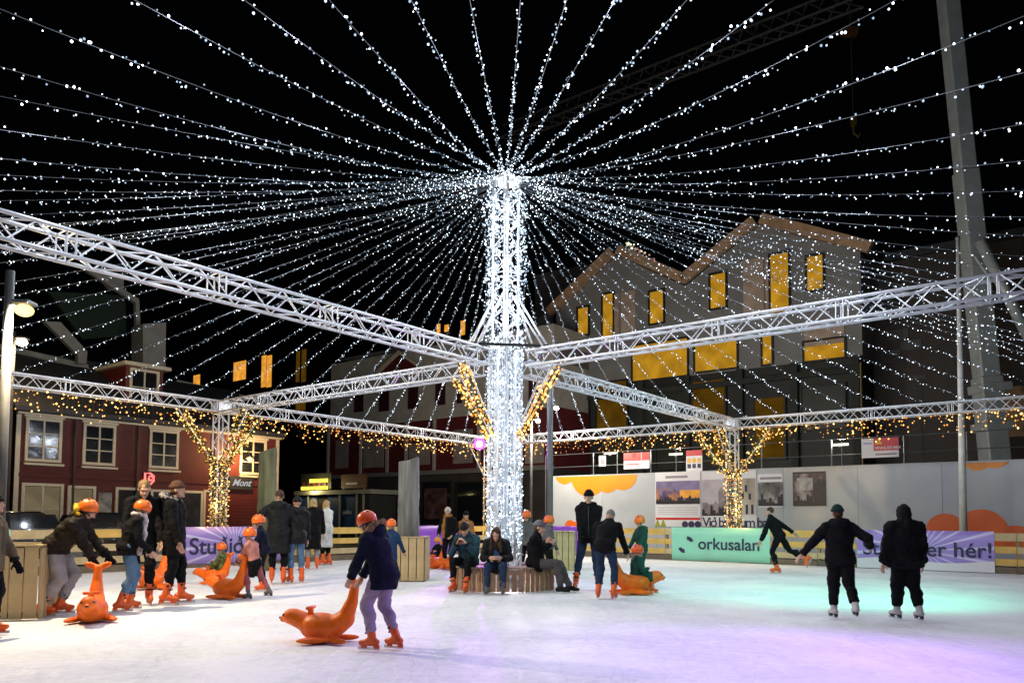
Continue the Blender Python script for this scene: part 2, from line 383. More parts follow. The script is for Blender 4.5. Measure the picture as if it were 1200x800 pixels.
pillar_garland('fir garland of warm lights on the pillar before the posters', W(0, SB), (U, -U, -V))
p = W(SA, SB)
garland('thin garland of warm lights on the pillar under the purple light', [([p + Vector((o, -.15, 0)) + Z3 * (.2 + .42 * i) for i in range(8)], .07, 22) for o in (-.15, 0, .15)] +
        [([p + Z3 * 2.9, p - V * .6 + Z3 * 3.5, p - V * 1.1 + Z3 * 4.2], .05, 16), ([p + Z3 * 2.9, p - U * .6 + Z3 * 3.5, p - U * 1.1 + Z3 * 4.2], .05, 16)], GG, p)
# icicle curtains
def icicles(label, p0, p1):
    t = thing('icicle_lights', label, 'light curtain', (p0 + p1) / 2, 0, 'warm icicle lights under the edge trusses'); L = (p1 - p0).length; d = (p1 - p0) / L
    b = MB(); c = MB(); s = 0.0; x, y = d, d.cross(Z3)
    while s < L:
        ln = random.choice((.12, .2, .3, .42, .55)) * random.uniform(.8, 1.2); q = p0 + d * s; c.tube(q, q - Z3 * ln, .0015, n=3)
        k = 0.03
        while k < ln + .03:
            if random.random() < .7: b.octa(q - Z3 * k + Vector((random.gauss(0, .06), random.gauss(0, .06), random.gauss(0, .02))), random.choice((.014, .018, .022, .03)))
            k += random.uniform(.06, .13)
        s += random.uniform(.04, .14)
    c.tube(p0, p1, .005, n=4); c.build('cable', M_cable, t); b.build('bulbs', B_warm, t, kind='stuff', fix=False)
zz = TZ - TS / 2 - .03
icicles('warm icicle lights under the edge truss left of the red house pillar', W(SA - .1, -SB, zz), W(SA - .1, -.3, zz))
icicles('warm icicle lights under the edge truss before the maroon gabled house', W(SA - .1, .3, zz), W(SA - .1, SB - .2, zz))
icicles('warm icicle lights above the orange cloud on the hoarding', W(SA - .3, SB - .1, zz), W(.3, SB - .1, zz))
icicles('warm icicle lights right of the pillar before the posters', W(-.3, SB - .1, zz), W(-SA, SB - .1, zz))

# ------------------------------------------------------------------ central light mast
MT = 8.07
t = thing('light_mast', 'tall truss mast in the rink centre covered in brilliant white lights', 'light mast', W(0, 0))
truss_parts(t, W(0, 0, 4.2), W(0, 0, MT), False, .36, U, 2.0)
ARMS = (U, V, -U, -V)
for d in ARMS:
    truss_parts(t, W(0, 0, .03) + d * .24, W(0, 0, 4.6) + d * .24, False, .19, U, 2.2)
    for q in (-.1, .1):
        s = d.cross(Z3) * q
        b = MB(); b.tube(W(0, 0, TZ + .15) + d * 1.0 + s, W(0, 0, 5.75) + d * .2 + s, .022); b.build('stay', M_alu, t, smooth=True)
    b = MB(); b.tube(W(0, 0, TZ - .15) + d * 1.15, W(0, 0, 2.95) + d * .33, .022); b.build('stay', M_alu, t, smooth=True)
for i in range(4):
    b = MB(); b.tube(W(0, 0, TZ + .21) + ARMS[i] * 1.02, W(0, 0, TZ + .21) + ARMS[(i + 1) % 4] * 1.02, .03); b.build('ring_bar', M_black, t, smooth=True)
b = MB(); b.box(W(0, 0, MT + .02), (.5, .5, .05), U, V); b.build('top_plate', M_alu, t)
b = MB(); b.box(W(0, 0, .015), (1.2, 1.2, .03), U, V); b.build('base_plate', M_alu, t)
bl = MB(); wires = MB()
for i in range(22):
    a = 2 * math.pi * i / 22; o = Vector((math.cos(a), math.sin(a), 0)); r = .385 if i % 2 else .31
    pts = [W(0, 0, z) + o * (r + .04 * math.sin(z * 3 + i)) for z in (MT, 7.2, 6.4, 5.6, 4.7)]
    wires.path(pts, .004, 3)
    for p, q in zip(pts[:-1], pts[1:]):
        for k in range(15): bl.ico(p.lerp(q, random.random()) + Vector((random.gauss(0, .03), random.gauss(0, .03), 0)), random.uniform(.010, .018))
for d in ARMS:
    c = W(0, 0) + d * .26
    for i in range(9):
        a = 2 * math.pi * i / 9; o = Vector((math.cos(a), math.sin(a), 0)) * .125
        wires.path([c + o + Z3 * z for z in (4.7, 3.4, 2, .7)], .004, 3)
        for k in range(80): bl.ico(c + o * random.uniform(.9, 1.2) + Z3 * random.uniform(.65, 4.8) + Vector((random.gauss(0, .02), random.gauss(0, .02), 0)), random.uniform(.010, .018))
wires.build('light_cable', M_cable, t); bl.build('bulbs', B_cool, t, kind='stuff', fix=False)
for z, wt in ((7.4, 60), (6.2, 60), (5.2, 60)): point('mast_lamp', W(-.3, -.3, z) , wt, (.78, .88, 1), .12, t)
for z in (3.2, 1.6): point('mast_lamp', W(-.62, -.62, z), 12, (.78, .88, 1), .12, t)
garland('fir garlands of amber lights on the slanting stays of the mast',
        [([W(0, 0, TZ - .2) + d * 1.3 + d.cross(Z3) * q, W(0, 0, 3.6) + d * .88 + d.cross(Z3) * q, W(0, 0, 2.9) + d * .36 + d.cross(Z3) * q], .042, 44) for d in ARMS for q in (-.07, .07)], None, W(0, 0))

# ------------------------------------------------------------------ light strings from the mast top to the edge trusses
def string(label, p0, p1, sag, lamp):
    t = thing('light_string', label, 'light string', p0, 0, 'white light strings fanning out from the mast'); L = (p1 - p0).length; n = 14
    pts = [p0.lerp(p1, i / n) - Z3 * (sag * 4 * (i / n) * (1 - i / n)) for i in range(n + 1)]
    c = MB(); c.path(pts, .0032, 4); c.build('cable', M_cable, t)
    b = MB(); s = .35
    while s < L:
        f = s / L; q = p0.lerp(p1, f) - Z3 * (sag * 4 * f * (1 - f))
        for _ in range(random.choice((1, 1, 2))):
            b.ico(q + Vector((random.uniform(-.032, .032), random.uniform(-.032, .032), random.uniform(-.05, .025))), random.choice((.006, .007, .008, .009, .0115)))
        s += random.uniform(.04, .16)
    b.build('bulbs', B_cool, t, kind='stuff', fix=False)
    if lamp: point('string_lamp', pts[int(n * random.uniform(.35, .8))] - Z3 * .22, lamp, (.80, .88, 1), .03, t)
top = W(0, 0, MT - .05); ez = TZ + TS / 2 + .03
SIDES = [('far left edge truss', W(SA, SB, ez), W(SA, -SB, ez), 23, 'purple light'), ('far right edge truss', W(SA, SB, ez), W(-SA, SB, ez), 20, 'purple light'),
         ('unseen near left side', W(SA, -SB, ez), W(-SA, -SB, ez), 20, 'left end'), ('unseen near right side', W(-SA, SB, ez), W(-SA, -SB, ez), 23, 'right end')]
LAMPW = 34
for nm, q0, q1, n, frm in SIDES:
    for i in range(n):
        e = q0.lerp(q1, (i + .5) / n); o = (e - top); o.z = 0; o.normalize()
        string('white light string to the %s, %s from the %s' % (nm, ORD[i], frm), top + o * .28 + Z3 * random.uniform(-.1, .1), e, random.uniform(.14, .30), LAMPW)
# the near edge trusses the strings hang from (behind and beside the camera)
beam('edge truss beyond the left picture edge', W(SA - .2, -SB, TZ), W(-SA, -SB, TZ), False, G1)
beam('edge truss beyond the right picture edge', W(-SA, SB - .2, TZ), W(-SA, -SB + .2, TZ), False, G1)

# ------------------------------------------------------------------ stage lights
def stage_light(label, p, target, col, watt, ang, glow=60):
    t = thing('stage_light', label, 'stage light', p, 0, 'coloured stage lights on the trusses'); d = (Vector(target) - p).normalized()
    b = MB(); b.tube(p - d * .16, p + d * .1, .085, .24 if watt > 2900 else .1, n=14); b.build('body', M_black, t)
    if watt > 2900: b = MB(); b.tube(p + d * .112, p + d * .118, .12, n=16); b.build('lens_core', glow_mat('violet_white_core', (.9, .7, 1), 12), t)
    b = MB(); b.tube(p + d * .1, p + d * .108, .23 if watt > 2900 else .092, n=16); b.build('lens', glow_mat('lens_%.2f%.2f%.2f' % col, col, glow), t)  # on the purple lamp the halo is modelled as this oversized lens disc
    x, y = perp(d); b = MB(); b.path([p + x * .12, p + x * .12 + Z3 * .2, p - x * .12 + Z3 * .2, p - x * .12], .012, 6); b.build('yoke', M_black, t)
    spot('stage_lamp', p + d * .14, target, watt, col, ang, 1.0, .08, t)
stage_light('purple glowing stage light at the far truss corner', W(SA - .32, SB - 1.0, TZ - .16), gp(640, 730), (.55, .10, 1), 3000, 44, 3.2)
for lab, p, tg, col, wt, an in (
    ('teal stage light on the right truss beyond the picture edge', W(-SA + 1.2, .3, TZ - .3), gp(900, 684), (.14, 1, .62), 1500, 88),
    ('violet stage light on the right truss beyond the picture edge', W(-SA + .8, -.3, TZ - .3), gp(740, 780), (.48, .16, 1), 1150, 66),
    ('magenta stage light on the right truss beyond the picture edge', W(-SA + .5, .3, TZ - .3), gp(1110, 800), (.5, .16, 1), 480, 72)):
    stage_light(lab, p, tg, col, wt, an, 8)

# ------------------------------------------------------------------ rink fence and banners
M_post = mat('fence_post_timber', (.3, .2, .09), .7, 0, .2, 4)
M_kick = mat('dark_kick_board', (.15, .11, .07), .6, 0, .2, 4)
FH = 1.04
def fence(label, P, D, L, N, gap_ends=()):
    """rails along D from P; N points to the ice"""
    t = thing('rink_fence', label, 'fence', P + D * (L / 2), 0, 'pine rail fences round the rink'); n = round(L / 2.45); sl = L / n
    data = {}
    for k in range(n):
        for z, h in ((.30, .17), (.61, .17), (.94, .2)):
            b = MB(); b.box(P + D * ((k + .5) * sl) + Z3 * (z + random.uniform(-.01, .01)) + N * .02, (sl - .012, .035, h), D, N); b.build('plank', M_pine if random.random() < .6 else M_pine2, t)
        b = MB(); b.box(P + D * ((k + .5) * sl) + Z3 * .09 + N * .02, (sl - .012, .04, .16), D, N); b.build('kick_board', M_kick, t)
        b = MB(); b.box(P + D * (k * sl + .03) + Z3 * .5 - N * .045, (.09, .09, .98), D, N); b.build('post', M_post, t)
    return t
FL0 = W(SA - .25, -SB); fence('pine rail fence along the left side before the red house', FL0, V, 2 * SB - .5, -U)
FR0 = W(SA - .5, SB - .25); fence('pine rail fence along the right side before the hoarding', FR0, -U, 2 * SA - .6, -V)
def print_mat(name, c1, c2, ctr=(0, 0), rays=26, edge=.0):
    """sunburst print: pale rays from a centre"""
    m = bpy.data.materials.new(name); m.use_nodes = True; nt = m.node_tree; L = nt.links.new; b = nt.nodes['Principled BSDF']; b.inputs['Roughness'].default_value = .4
    tc = nt.nodes.new('ShaderNodeTexCoord'); mp = nt.nodes.new('ShaderNodeMapping'); mp.inputs['Location'].default_value = (-ctr[0], 0, -ctr[1]); L(tc.outputs['Object'], mp.inputs[0])
    s = nt.nodes.new('ShaderNodeSeparateXYZ'); L(mp.outputs[0], s.inputs[0])
    a = nt.nodes.new('ShaderNodeMath'); a.operation = 'ARCTAN2'; L(s.outputs['Z'], a.inputs[0]); L(s.outputs['X'], a.inputs[1])
    k = nt.nodes.new('ShaderNodeMath'); k.operation = 'MULTIPLY'; L(a.outputs[0], k.inputs[0]); k.inputs[1].default_value = rays
    q = nt.nodes.new('ShaderNodeMath'); q.operation = 'SINE'; L(k.outputs[0], q.inputs[0])
    r = nt.nodes.new('ShaderNodeValToRGB'); r.color_ramp.elements[0].color = (*c1, 1); r.color_ramp.elements[1].color = (*c2, 1); r.color_ramp.elements[0].position = .55; r.color_ramp.elements[1].position = 1.0
    L(q.outputs[0], r.inputs[0]); L(r.outputs[0], b.inputs['Base Color']); MATS[name] = m; return m
M_lilac = print_mat('lilac_sunburst_print', (.34, .24, .62), (.66, .6, .85))
M_purple = mat('purple_print', (.22, .06, .5), .4, 0, .06, 1)
M_mint = mat('mint_print', (.30, .68, .50), .4, 0, .04, 1)
M_navyp = mat('navy_print', (.02, .02, .07), .5); M_paper = mat('white_print', (.72, .7, .72), .45, 0, .05, 1)
def banner(label, o, ex, N, wd, ht, m, thick=.012):
    """o = lower left corner; ex reading direction; N towards the ice. Local X/Z run along the banner for the print."""
    t = thing('banner', label, 'banner', o + ex * (wd / 2), 0, 'printed banners tied to the rink fence')
    b = MB(); n = 14
    # slightly rippled sheet with thickness
    X = Vector((1, 0, 0)); Y = Vector((0, 1, 0)); vs = []; fs = []
    for side in (0, 1):
        for j in range(5):
            for i in range(n + 1):
                x = (i / n - .5) * wd; z = (j / 4 - .5) * ht; rp = .006 * math.sin(x * 5 + j) + .004 * math.sin(x * 11 - j * 2)
                vs.append(Vector((x, (-rp if side == 0 else thick - rp), z)))
    st = 5 * (n + 1)
    for j in range(4):
        for i in range(n):
            a = j * (n + 1) + i; fs.append((a, a + 1, a + n + 2, a + n + 1)); fs.append((st + a, st + a + n + 1, st + a + n + 2, st + a + 1))
    for i in range(n): a = i; fs.append((a, st + a, st + a + 1, a + 1)); a = 4 * (n + 1) + i; fs.append((a, a + 1, st + a + 1, st + a))
    b.add(vs, fs); me = b.mesh('sheet', m, True)
    M = Matrix((ex, -N, Z3)).transposed().to_4x4(); M.translation = o + ex * (wd / 2) + Z3 * (ht / 2) + N * .0
    link('sheet', me, M, t); return t
def fence_pt_l(px):  # on the left fence line
    return on_a(px, 640, SA - .33)[0]
def fence_pt_r(px): return on_b(px, 640, SB - .33)[0]
NA, NB = -U, -V
# left "Studid er her!" banner
b0, b1 = fence_pt_l(214), fence_pt_l(332)
t = banner('lilac sunburst banner with Stuðið lettering behind the children', W(SA - .31, b0, .1), V, NA, b1 - b0, .98, M_lilac)
text('Stuðið er hér!', W(SA - .33, b0 + .18, .36), V, Z3, .62, M_navyp, t)
# purple banners near the far corner
b0, b1 = fence_pt_l(482), fence_pt_l(556)
t = banner('plain purple banner with small white lettering left of the mast', W(SA - .31, b0, .08), V, NA, b1 - b0, 1.0, M_purple)
text('nova', W(SA - .33, b0 + .12, .56), V, Z3, .3, M_paper, t)
a0, a1 = fence_pt_r(628), fence_pt_r(676)
t = banner('plain purple banner between the mast and the standing man', W(a0, SB - .31, .08), -U, NB, a0 - a1, 1.0, M_purple)
# mint banner
a0, a1 = fence_pt_r(787), fence_pt_r(902)
t = banner('mint green banner reading orkusalan with a two-piece arc mark', W(a0, SB - .31, .03), -U, NB, a0 - a1, 1.06, M_mint)
wd = a0 - a1
text('orkusalan', W(a0 - wd * .285, SB - .33, .40), -U, Z3, .52, M_navyp, t)
for ang0, ang1, dx, dz in ((15, 100, .06, .06), (195, 280, -.06, -.06)):
    poly = [(.21 * math.cos(R(a)), .21 * math.sin(R(a))) for a in range(ang0, ang1 + 1, 8)] + [(.09 * math.cos(R(a)), .09 * math.sin(R(a))) for a in range(ang1, ang0 - 1, -8)]
    b = MB(); b.prism([(x + dx, z + dz) for x, z in poly], W(a0 - wd * .155, SB - .328, .53), -U, Z3, -V, .004); b.build('arc_mark', M_navyp, t)
# right lilac banner
a0, a1 = fence_pt_r(1004), fence_pt_r(1165)
t = banner('lilac sunburst banner reading er hér at the right picture side', W(a0, SB - .31, .02), -U, NB, a0 - a1, 1.06, M_lilac)
wd = a0 - a1
text('Stuðið er hér!', W(a0 - wd * .045, SB - .33, .40), -U, Z3, .55, M_navyp, t)
poly = [(0, 0)] + [(wd * i / 20, .26 + .05 * math.sin(i * .35)) for i in range(21)] + [(wd, 0)]
b = MB(); b.prism(poly, W(a0, SB - .326, .021), -U, Z3, -V, .003); b.build('white_wave', M_paper, t)
b0, b1 = fence_pt_l(-40), fence_pt_l(12)
banner('mint green banner end at the left picture edge', W(SA - .31, b0, .05), V, NA, b1 - b0, 1.0, M_mint)

# ------------------------------------------------------------------ slatted timber boxes round posts
def slat_box(label, c, ax, ay, sx, sy, h, m, group='slatted timber boxes round posts'):
    t = thing('slatted_box', label, 'timber box', c, 0, group)
    for (o, d, n, L) in ((-ay * (sy / 2), ax, -ay, sx), (ay * (sy / 2), ax, ay, sx), (-ax * (sx / 2), ay, -ax, sy), (ax * (sx / 2), ay, ax, sy)):
        k = max(3, round(L / .16)); st = L / k
        for i in range(k):
            b = MB(); b.box(c + o + d * ((i + .5) * st - L / 2) + n * .014 + Z3 * (h / 2 + random.uniform(-.004, .008)), (st - .018, .022, h - .03), d, n); b.build('slat', m, t)
    for z in (.06, h - .1):
        for (o, d, n, L) in ((-ay * (sy / 2), ax, -ay, sx), (ay * (sy / 2), ax, ay, sx), (-ax * (sx / 2), ay, -ax, sy - .1), (ax * (sx / 2), ay, ax, sy - .1)):
            b = MB(); b.box(c + o + Z3 * z - n * .03, (L - .06, .04, .09), d, n); b.build('rail', M_larch, t)
    for (o, d, L) in ((-ay * (sy / 2 - .04), ax, sx + .04), (ay * (sy / 2 - .04), ax, sx + .04), (-ax * (sx / 2 - .04), ay, sy - .13), (ax * (sx / 2 - .04), ay, sy - .13)):
        b = MB(); b.box(c + o + Z3 * (h + .012), (L, .11, .024), d, d.cross(Z3)); b.build('cap_board', m, t)
    return t
X3, Y3 = Vector((1, 0, 0)), Vector((0, 1, 0))
PL = Vector((-6.78, 10.3, 0))
slat_box('slatted pine box round the lamp post at the left picture edge', PL, (X3 * .97 + Y3 * .24), (Y3 * .97 - X3 * .24), 1.0, 1.0, .95, M_pine2)
PS = gp(474, 681); PS.y += .4
slat_box('slatted pine box round the grey stone pillar', PS, X3, Y3, .84, .84, .93, M_pine2)
PQ = gp(652, 668); PQ.y += .45
slat_box('slatted pine box right of the mast behind the seated man', PQ, X3, Y3, .95, .9, 1.0, M_pine2)
# octagonal bench round the mast
t = thing('bench', 'octagonal slatted timber bench round the mast', 'bench', W(0, 0))
RB = 1.02
for k in range(8):
    a0 = R(22.5 + 45 * k); a1 = a0 + R(45); p, q = W(0, 0) + Vector((math.cos(a0), math.sin(a0), 0)) * RB, W(0, 0) + Vector((math.cos(a1), math.sin(a1), 0)) * RB
    d = (q - p); L = d.length; d.normalize(); n = d.cross(Z3)
    m6 = 6
    for i in range(m6):
        b = MB(); b.box(p + d * ((i + .5) * L / m6) + Z3 * .21, (L / m6 - .03, .025, .40), d, n); b.build('slat', M_larch, t)
    for j in range(4):
        r0 = (RB + .04 - j * .13) / RB; sL = L * r0
        b = MB(); b.box(W(0, 0) + ((p + q) / 2 - W(0, 0)) * (r0 - .06) + Z3 * .44, (sL * (1 - .06) - .02, .11, .03), d, n); b.build('seat_board', M_larch, t)
    b = MB(); b.box(W(0, 0) + ((p + q) / 2 - W(0, 0)) * .95 + Z3 * .36, (L * .93, .03, .08), d, n); b.build('rail', M_larch, t)
point('bench_lamp', W(-.62, -.66, .16), 14, (.95, .9, 1), .05, t)
# bench_lamp: pale point light low inside the bench, no fixture modelled
# ------------------------------------------------------------------ stone pillars
M_basalt = mat('basalt', (.17, .17, .165), .8, 0, .45, 3.5, 1.0, 9)
M_moss = mat('mossy_basalt', (.12, .12, .06), .85, 0, .5, 3, 1.0, 9)
for m_ in (M_basalt, M_moss):                # columnar grain runs up the stone
    nt_ = m_.node_tree; mp_ = nt_.nodes.new('ShaderNodeMapping'); mp_.inputs['Scale'].default_value = (2.2, 2.2, .35); tc_ = [n_ for n_ in nt_.nodes if n_.type == 'TEX_COORD'][0]; nt_.links.new(tc_.outputs['Object'], mp_.inputs[0])
    for n_ in [n_ for n_ in nt_.nodes if n_.type == 'TEX_NOISE']: nt_.links.new(mp_.outputs[0], n_.inputs['Vector'])
def stone(label, c, wd, dp, h, m, sd):
    rnd = random.Random(sd); b = MB(); rings = []; n = 7; base = [(math.cos(2 * math.pi * i / n + .3) * rnd.uniform(.85, 1.1), math.sin(2 * math.pi * i / n + .3) * rnd.uniform(.85, 1.1)) for i in range(n)]
    vs = []; fs = []; K = 26
    for k in range(K + 1):
        z = h * k / K; sc = 1 - .06 * k / K; ox = .02 * noise.noise(Vector((k * .7, sd, 0)))
        for x, y in base: vs.append(c + Vector((x * wd / 2 * sc * (1 + .05 * noise.noise(Vector((x * 3, y * 3, k * .25 + sd)))) + ox, y * dp / 2 * sc, z + ((x * .07 + .08 * noise.noise(Vector((x * 4, y * 4, sd)))) if k == K else 0))))
    for k in range(K):
        for i in range(n): fs.append((k * n + i, k * n + (i + 1) % n, (k + 1) * n + (i + 1) % n, (k + 1) * n + i))
    fs.append(tuple(range(K * n, K * n + n))); b.add(vs, fs)
    o = b.build('stone_pillar', m); bevel(o, .02, 2); tag(o, label, 'stone', 'standing stone pillars')
stone('grey standing basalt pillar rising from the slatted box', PS, .56, .5, 2.62, M_basalt, 3)
p = gp(311, 668); stone('mossy standing basalt pillar beside the black script sign', p, .5, .45, 3.05, M_moss, 9)

# ------------------------------------------------------------------ lamp posts, flagpole
M_galv = mat('galvanised_steel', (.15, .155, .16), .45, .5, .12, 5)
M_dpole = mat('dark_painted_pole', (.07, .07, .072), .5, 0, .2, 5)
def lamp_post(label, base, h, r, head, watt, col, glow=40, headr=.09, rad=.08, arm=None, gcol=None):
    t = thing('lamp_post', label, 'lamp post', base, 0, 'street lamp posts'); b = MB()
    b.tube(base, base + Z3 * h, r, r * .75, 14); b.build('pole', M_dpole, t, smooth=True)
    if arm is not None:
        b = MB(); b.path([base + Z3 * (h - .1), base + Z3 * (h + .02) + arm * .5, base + Z3 * head + arm], r * .5, 8); b.build('arm', M_galv, t, smooth=True); hp = base + arm + Z3 * (head - .05)
    else:
        hp = base + Z3 * head + Vector((r + headr + .1, -.12, 0)); b = MB(); b.tube(base + Z3 * (head + headr * .8), hp + Z3 * (headr * .9), .03, n=8); b.build('bracket', M_galv, t)
    b = MB(); b.box(hp + Z3 * (headr * .85), (headr * 1.9, headr * 1.9, headr * .4)); bevel(b.build('housing', M_galv, t), .01)
    b = MB(); b.ell(hp, (headr, headr, headr * .7)); b.build('globe', glow_mat('lamp_glow_%s' % label[:12], gcol or col, glow), t, smooth=True)
    if watt: point('street_lamp', hp - Z3 * (headr + .06), watt, col, rad, t)
    return t
LPb = Vector((-7.0, 10.35, 0))
lamp_post('tall lamp post with glaring warm lamp at the left picture edge', LPb, 4.75, .075, 4.16, 1000, (1, .80, .50), 2.4, .12, .07, gcol=(1, .74, .26))
q = at_depth(16, 401, 26); lamp_post('distant lamp post beside the glaring lamp at the left edge', Vector((q.x, q.y, -.03)), q.z + .4, .08, q.z, 260, (1, .74, .4), 30, .18)
q = at_depth(654, 478, 27); lamp_post('street lamp post with small lamp right of the mast', Vector((q.x - .33, q.y, -.03)), q.z + .3, .07, q.z, 420, (1, .95, .85), 25, .09, .1)
PQb = Vector((PQ.x - .15, PQ.y, 0)); b = MB(); b.tube(PQb, PQb + Z3 * 5.0, .09, .08, 14); o = b.build('steel_pole', M_galv, smooth=True); tag(o, 'grey steel pole standing in the slatted box right of the mast', 'pole')
q = at_depth(633, 493, 30); lamp_post('low street lamp shining just right of the mast', Vector((q.x - .35, q.y, -.03)), q.z + .2, .06, q.z, 1300, (1, .88, .72), 14, .1, .1)
q0 = at_depth(1128.5, 617, 21.5); q1 = at_depth(1122.5, 281, 21.5)
t = thing('flagpole', 'slender white flagpole behind the right lilac banner', 'flagpole', Vector((q0.x, q0.y, -.03)))
b = MB(); b.tube(Vector((q0.x, q0.y, -.03)), q1, .11, .05, 12); b.build('pole', mat('white_pole_paint', (.7, .68, .62), .4), t, smooth=True)
b = MB(); b.ell(q1 + Z3 * .05, (.07, .07, .07)); b.build('finial', M_galv, t, smooth=True)

# ================================================================== BUILDINGS
def siding_mat(name, col, pitch=.14, rough=.6, vert=False):
    m = mat(name, col, rough, 0, .14, 2.5); nt = m.node_tree; b = nt.nodes['Principled BSDF']
    tc = nt.nodes.new('ShaderNodeTexCoord'); wv = nt.nodes.new('ShaderNodeTexWave'); wv.wave_type = 'BANDS'; wv.bands_direction = 'X' if vert else 'Z'; wv.wave_profile = 'SAW'
    wv.inputs['Scale'].default_value = .314 / pitch; nt.links.new(tc.outputs['Object'], wv.inputs['Vector'])
    bp = nt.nodes.new('ShaderNodeBump'); bp.inputs['Strength'].default_value = .7; bp.inputs['Distance'].default_value = .03
    nt.links.new(wv.outputs['Fac'], bp.inputs['Height']); nt.links.new(bp.outputs['Normal'], b.inputs['Normal']); return m
M_red = siding_mat('oxblood_clapboard', (.105, .011, .008))
M_trim = mat('cream_trim_paint', (.62, .56, .44), .5, 0, .08, 6)
M_roof = mat('dark_roof_sheet', (.03, .03, .035), .6, 0, .2, 3)
M_glass = mat('night_glass', (.012, .014, .018), .08, 0, .2, 3)
M_maroon = siding_mat('maroon_boarding', (.12, .014, .02), .2)
M_grey = mat('grey_render', (.45, .42, .38), .8, 0, .15, 1.2, .1, 12)
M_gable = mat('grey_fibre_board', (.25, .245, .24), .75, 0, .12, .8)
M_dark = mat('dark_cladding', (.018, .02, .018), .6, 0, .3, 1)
M_brown = siding_mat('dark_brown_boarding', (.035, .022, .016), .3)
M_fascia = mat('tan_fascia_board', (.5, .31, .18), .6, 0, .2, 3)
M_board = mat('plywood_board', (.5, .38, .3), .7, 0, .2, 2)
M_gp0 = mat('concrete_plinth', (.12, .12, .115), .8, 0, .2, 2)
M_ypane = glow_mat('amber_lit_pane', (1, .50, .03), .42)
M_ypane2 = glow_mat('dim_amber_pane', (1, .48, .04), .075)
M_opane = glow_mat('orange_lit_pane', (1, .42, .05), .8)
M_shop = glow_mat('shop_lit_pane', (1, .78, .45), .14)
M_neon = glow_mat('neon_red', (1, .16, .14), 2.2)
M_yneon = glow_mat('yellow_sign_light', (1, .8, .08), 1.6)

class Face:                                    # a facade: local (x along ex, z up), N out of the wall
    def __init__(s, root, fn, const, kind):
        s.root = root; s.c = const; s.k = kind
        s.ex, s.N = (V, -U) if kind == 'a' else (-U, -V)
    def px(s, x, y):                           # pixel -> (x,z) on the facade
        if s.k == 'a': q = on_a(x, y, s.c); return q
        q = on_b(x, y, s.c); return -q[0], q[1]
    def P(s, x, z, out=0.0):
        base = W(s.c, x, z) if s.k == 'a' else W(-x, s.c, z)
        return base + s.N * out
    def slab(s, name, x0, x1, z0, z1, t, m, out=0.0, parent=None):
        b = MB(); b.box(s.P((x0 + x1) / 2, (z0 + z1) / 2, out + t / 2), (abs(x1 - x0), t, abs(z1 - z0)), s.ex, s.N); return b.build(name, m, parent or s.root)
    def window(s, r, cols=2, rows=3, frame=M_trim, pane=M_glass, fw=.1, name='window'):
        x0, z1 = s.px(r[0], r[1]); x1, z0 = s.px(r[2], r[3])
        z1 = (z1 + s.px(r[2], r[1])[1]) / 2; z0 = (z0 + s.px(r[0], r[3])[1]) / 2
        fr = MB()
        for xx in (x0 + fw / 2, x1 - fw / 2): fr.box(s.P(xx, (z0 + z1) / 2, .035), (fw, .07, z1 - z0), s.ex, s.N)
        for z_ in (z0 + fw / 2, z1 - fw / 2): fr.box(s.P((x0 + x1) / 2, z_, .034), (x1 - x0 - 2 * fw, .068, fw), s.ex, s.N)
        w_ = fr.build(name, frame, s.root)
        iw, ih = x1 - x0 - 2 * fw, z1 - z0 - 2 * fw
        for i in range(cols):
            for j in range(rows):
                s.slab('pane', x0 + fw + iw * i / cols + .02, x0 + fw + iw * (i + 1) / cols - .02, z0 + fw + ih * j / rows + .02, z0 + fw + ih * (j + 1) / rows - .02, .012, pane, .004, w_)
        for i in range(1, cols): s.slab('mullion', x0 + fw + iw * i / cols - .03, x0 + fw + iw * i / cols + .03, z0 + fw, z1 - fw, .045, frame, .006, w_)
        for j in range(1, rows): s.slab('glazing_bar', x0 + fw, x1 - fw, z0 + fw + ih * j / rows - .02, z0 + fw + ih * j / rows + .02, .04, frame, .007, w_)
        return w_
    def hole(s, r, m, name='window', t=.03, depthframe=True):
        x0, z1 = s.px(r[0], r[1]); x1, z0 = s.px(r[2], r[3])
        o = s.slab(name, x0, x1, z0, z1, t, m, .012)
        if depthframe:
            fr = MB()
            for xx in (x0 - .05, x1 + .05): fr.box(s.P(xx, (z0 + z1) / 2, .06), (.1, .12, z1 - z0 + .2), s.ex, s.N)
            for z_ in (z0 - .05, z1 + .05): fr.box(s.P((x0 + x1) / 2, z_, .059), (x1 - x0, .118, .1), s.ex, s.N)
            fr.build('reveal', M_dark, o)
        return o

# ---- red clapboard house
HA = 21.2
t = thing('red_house', 'oxblood clapboard house with cream windows behind the left fence', 'house', W(HA, -9)); F = Face(t, None, HA, 'a')
bL, zE = F.px(24, 486); bR, zE2 = F.px(324, 513); zE = (zE + zE2) / 2
F.slab('wall', bL, bR, -.03, zE, 8.0, M_red, -8.0)
F.slab('eave_board', bL - .15, bR + .15, zE - .02, zE + .16, .22, M_trim, .0)
F.slab('corner_board', bR - .02, bR + .13, -.03, zE - .03, .05, M_trim, .0); F.slab('corner_board', bL - .13, bL + .02, -.03, zE - .03, .05, M_trim, .0)
b = MB(); b.prism([(-.35, zE + .1), (4.1, zE + 2.6), (4.1, zE + 2.75), (-.35, zE + .26)], W(HA, bL - .3), U, Z3, V, bR - bL + .6); b.build('roof', M_roof, t)
b = MB(); b.prism([(8.3, zE + .1), (4.1, zE + 2.6), (4.1, zE + 2.75), (8.3, zE + .26)], W(HA, bL - .3), U, Z3, V, bR - bL + .6); b.build('roof', M_roof, t)
b = MB(); b.prism([(0, zE), (8, zE), (4.1, zE + 2.55)], W(HA, bR - .25), U, Z3, V, .2); b.build('gable', M_red, t)
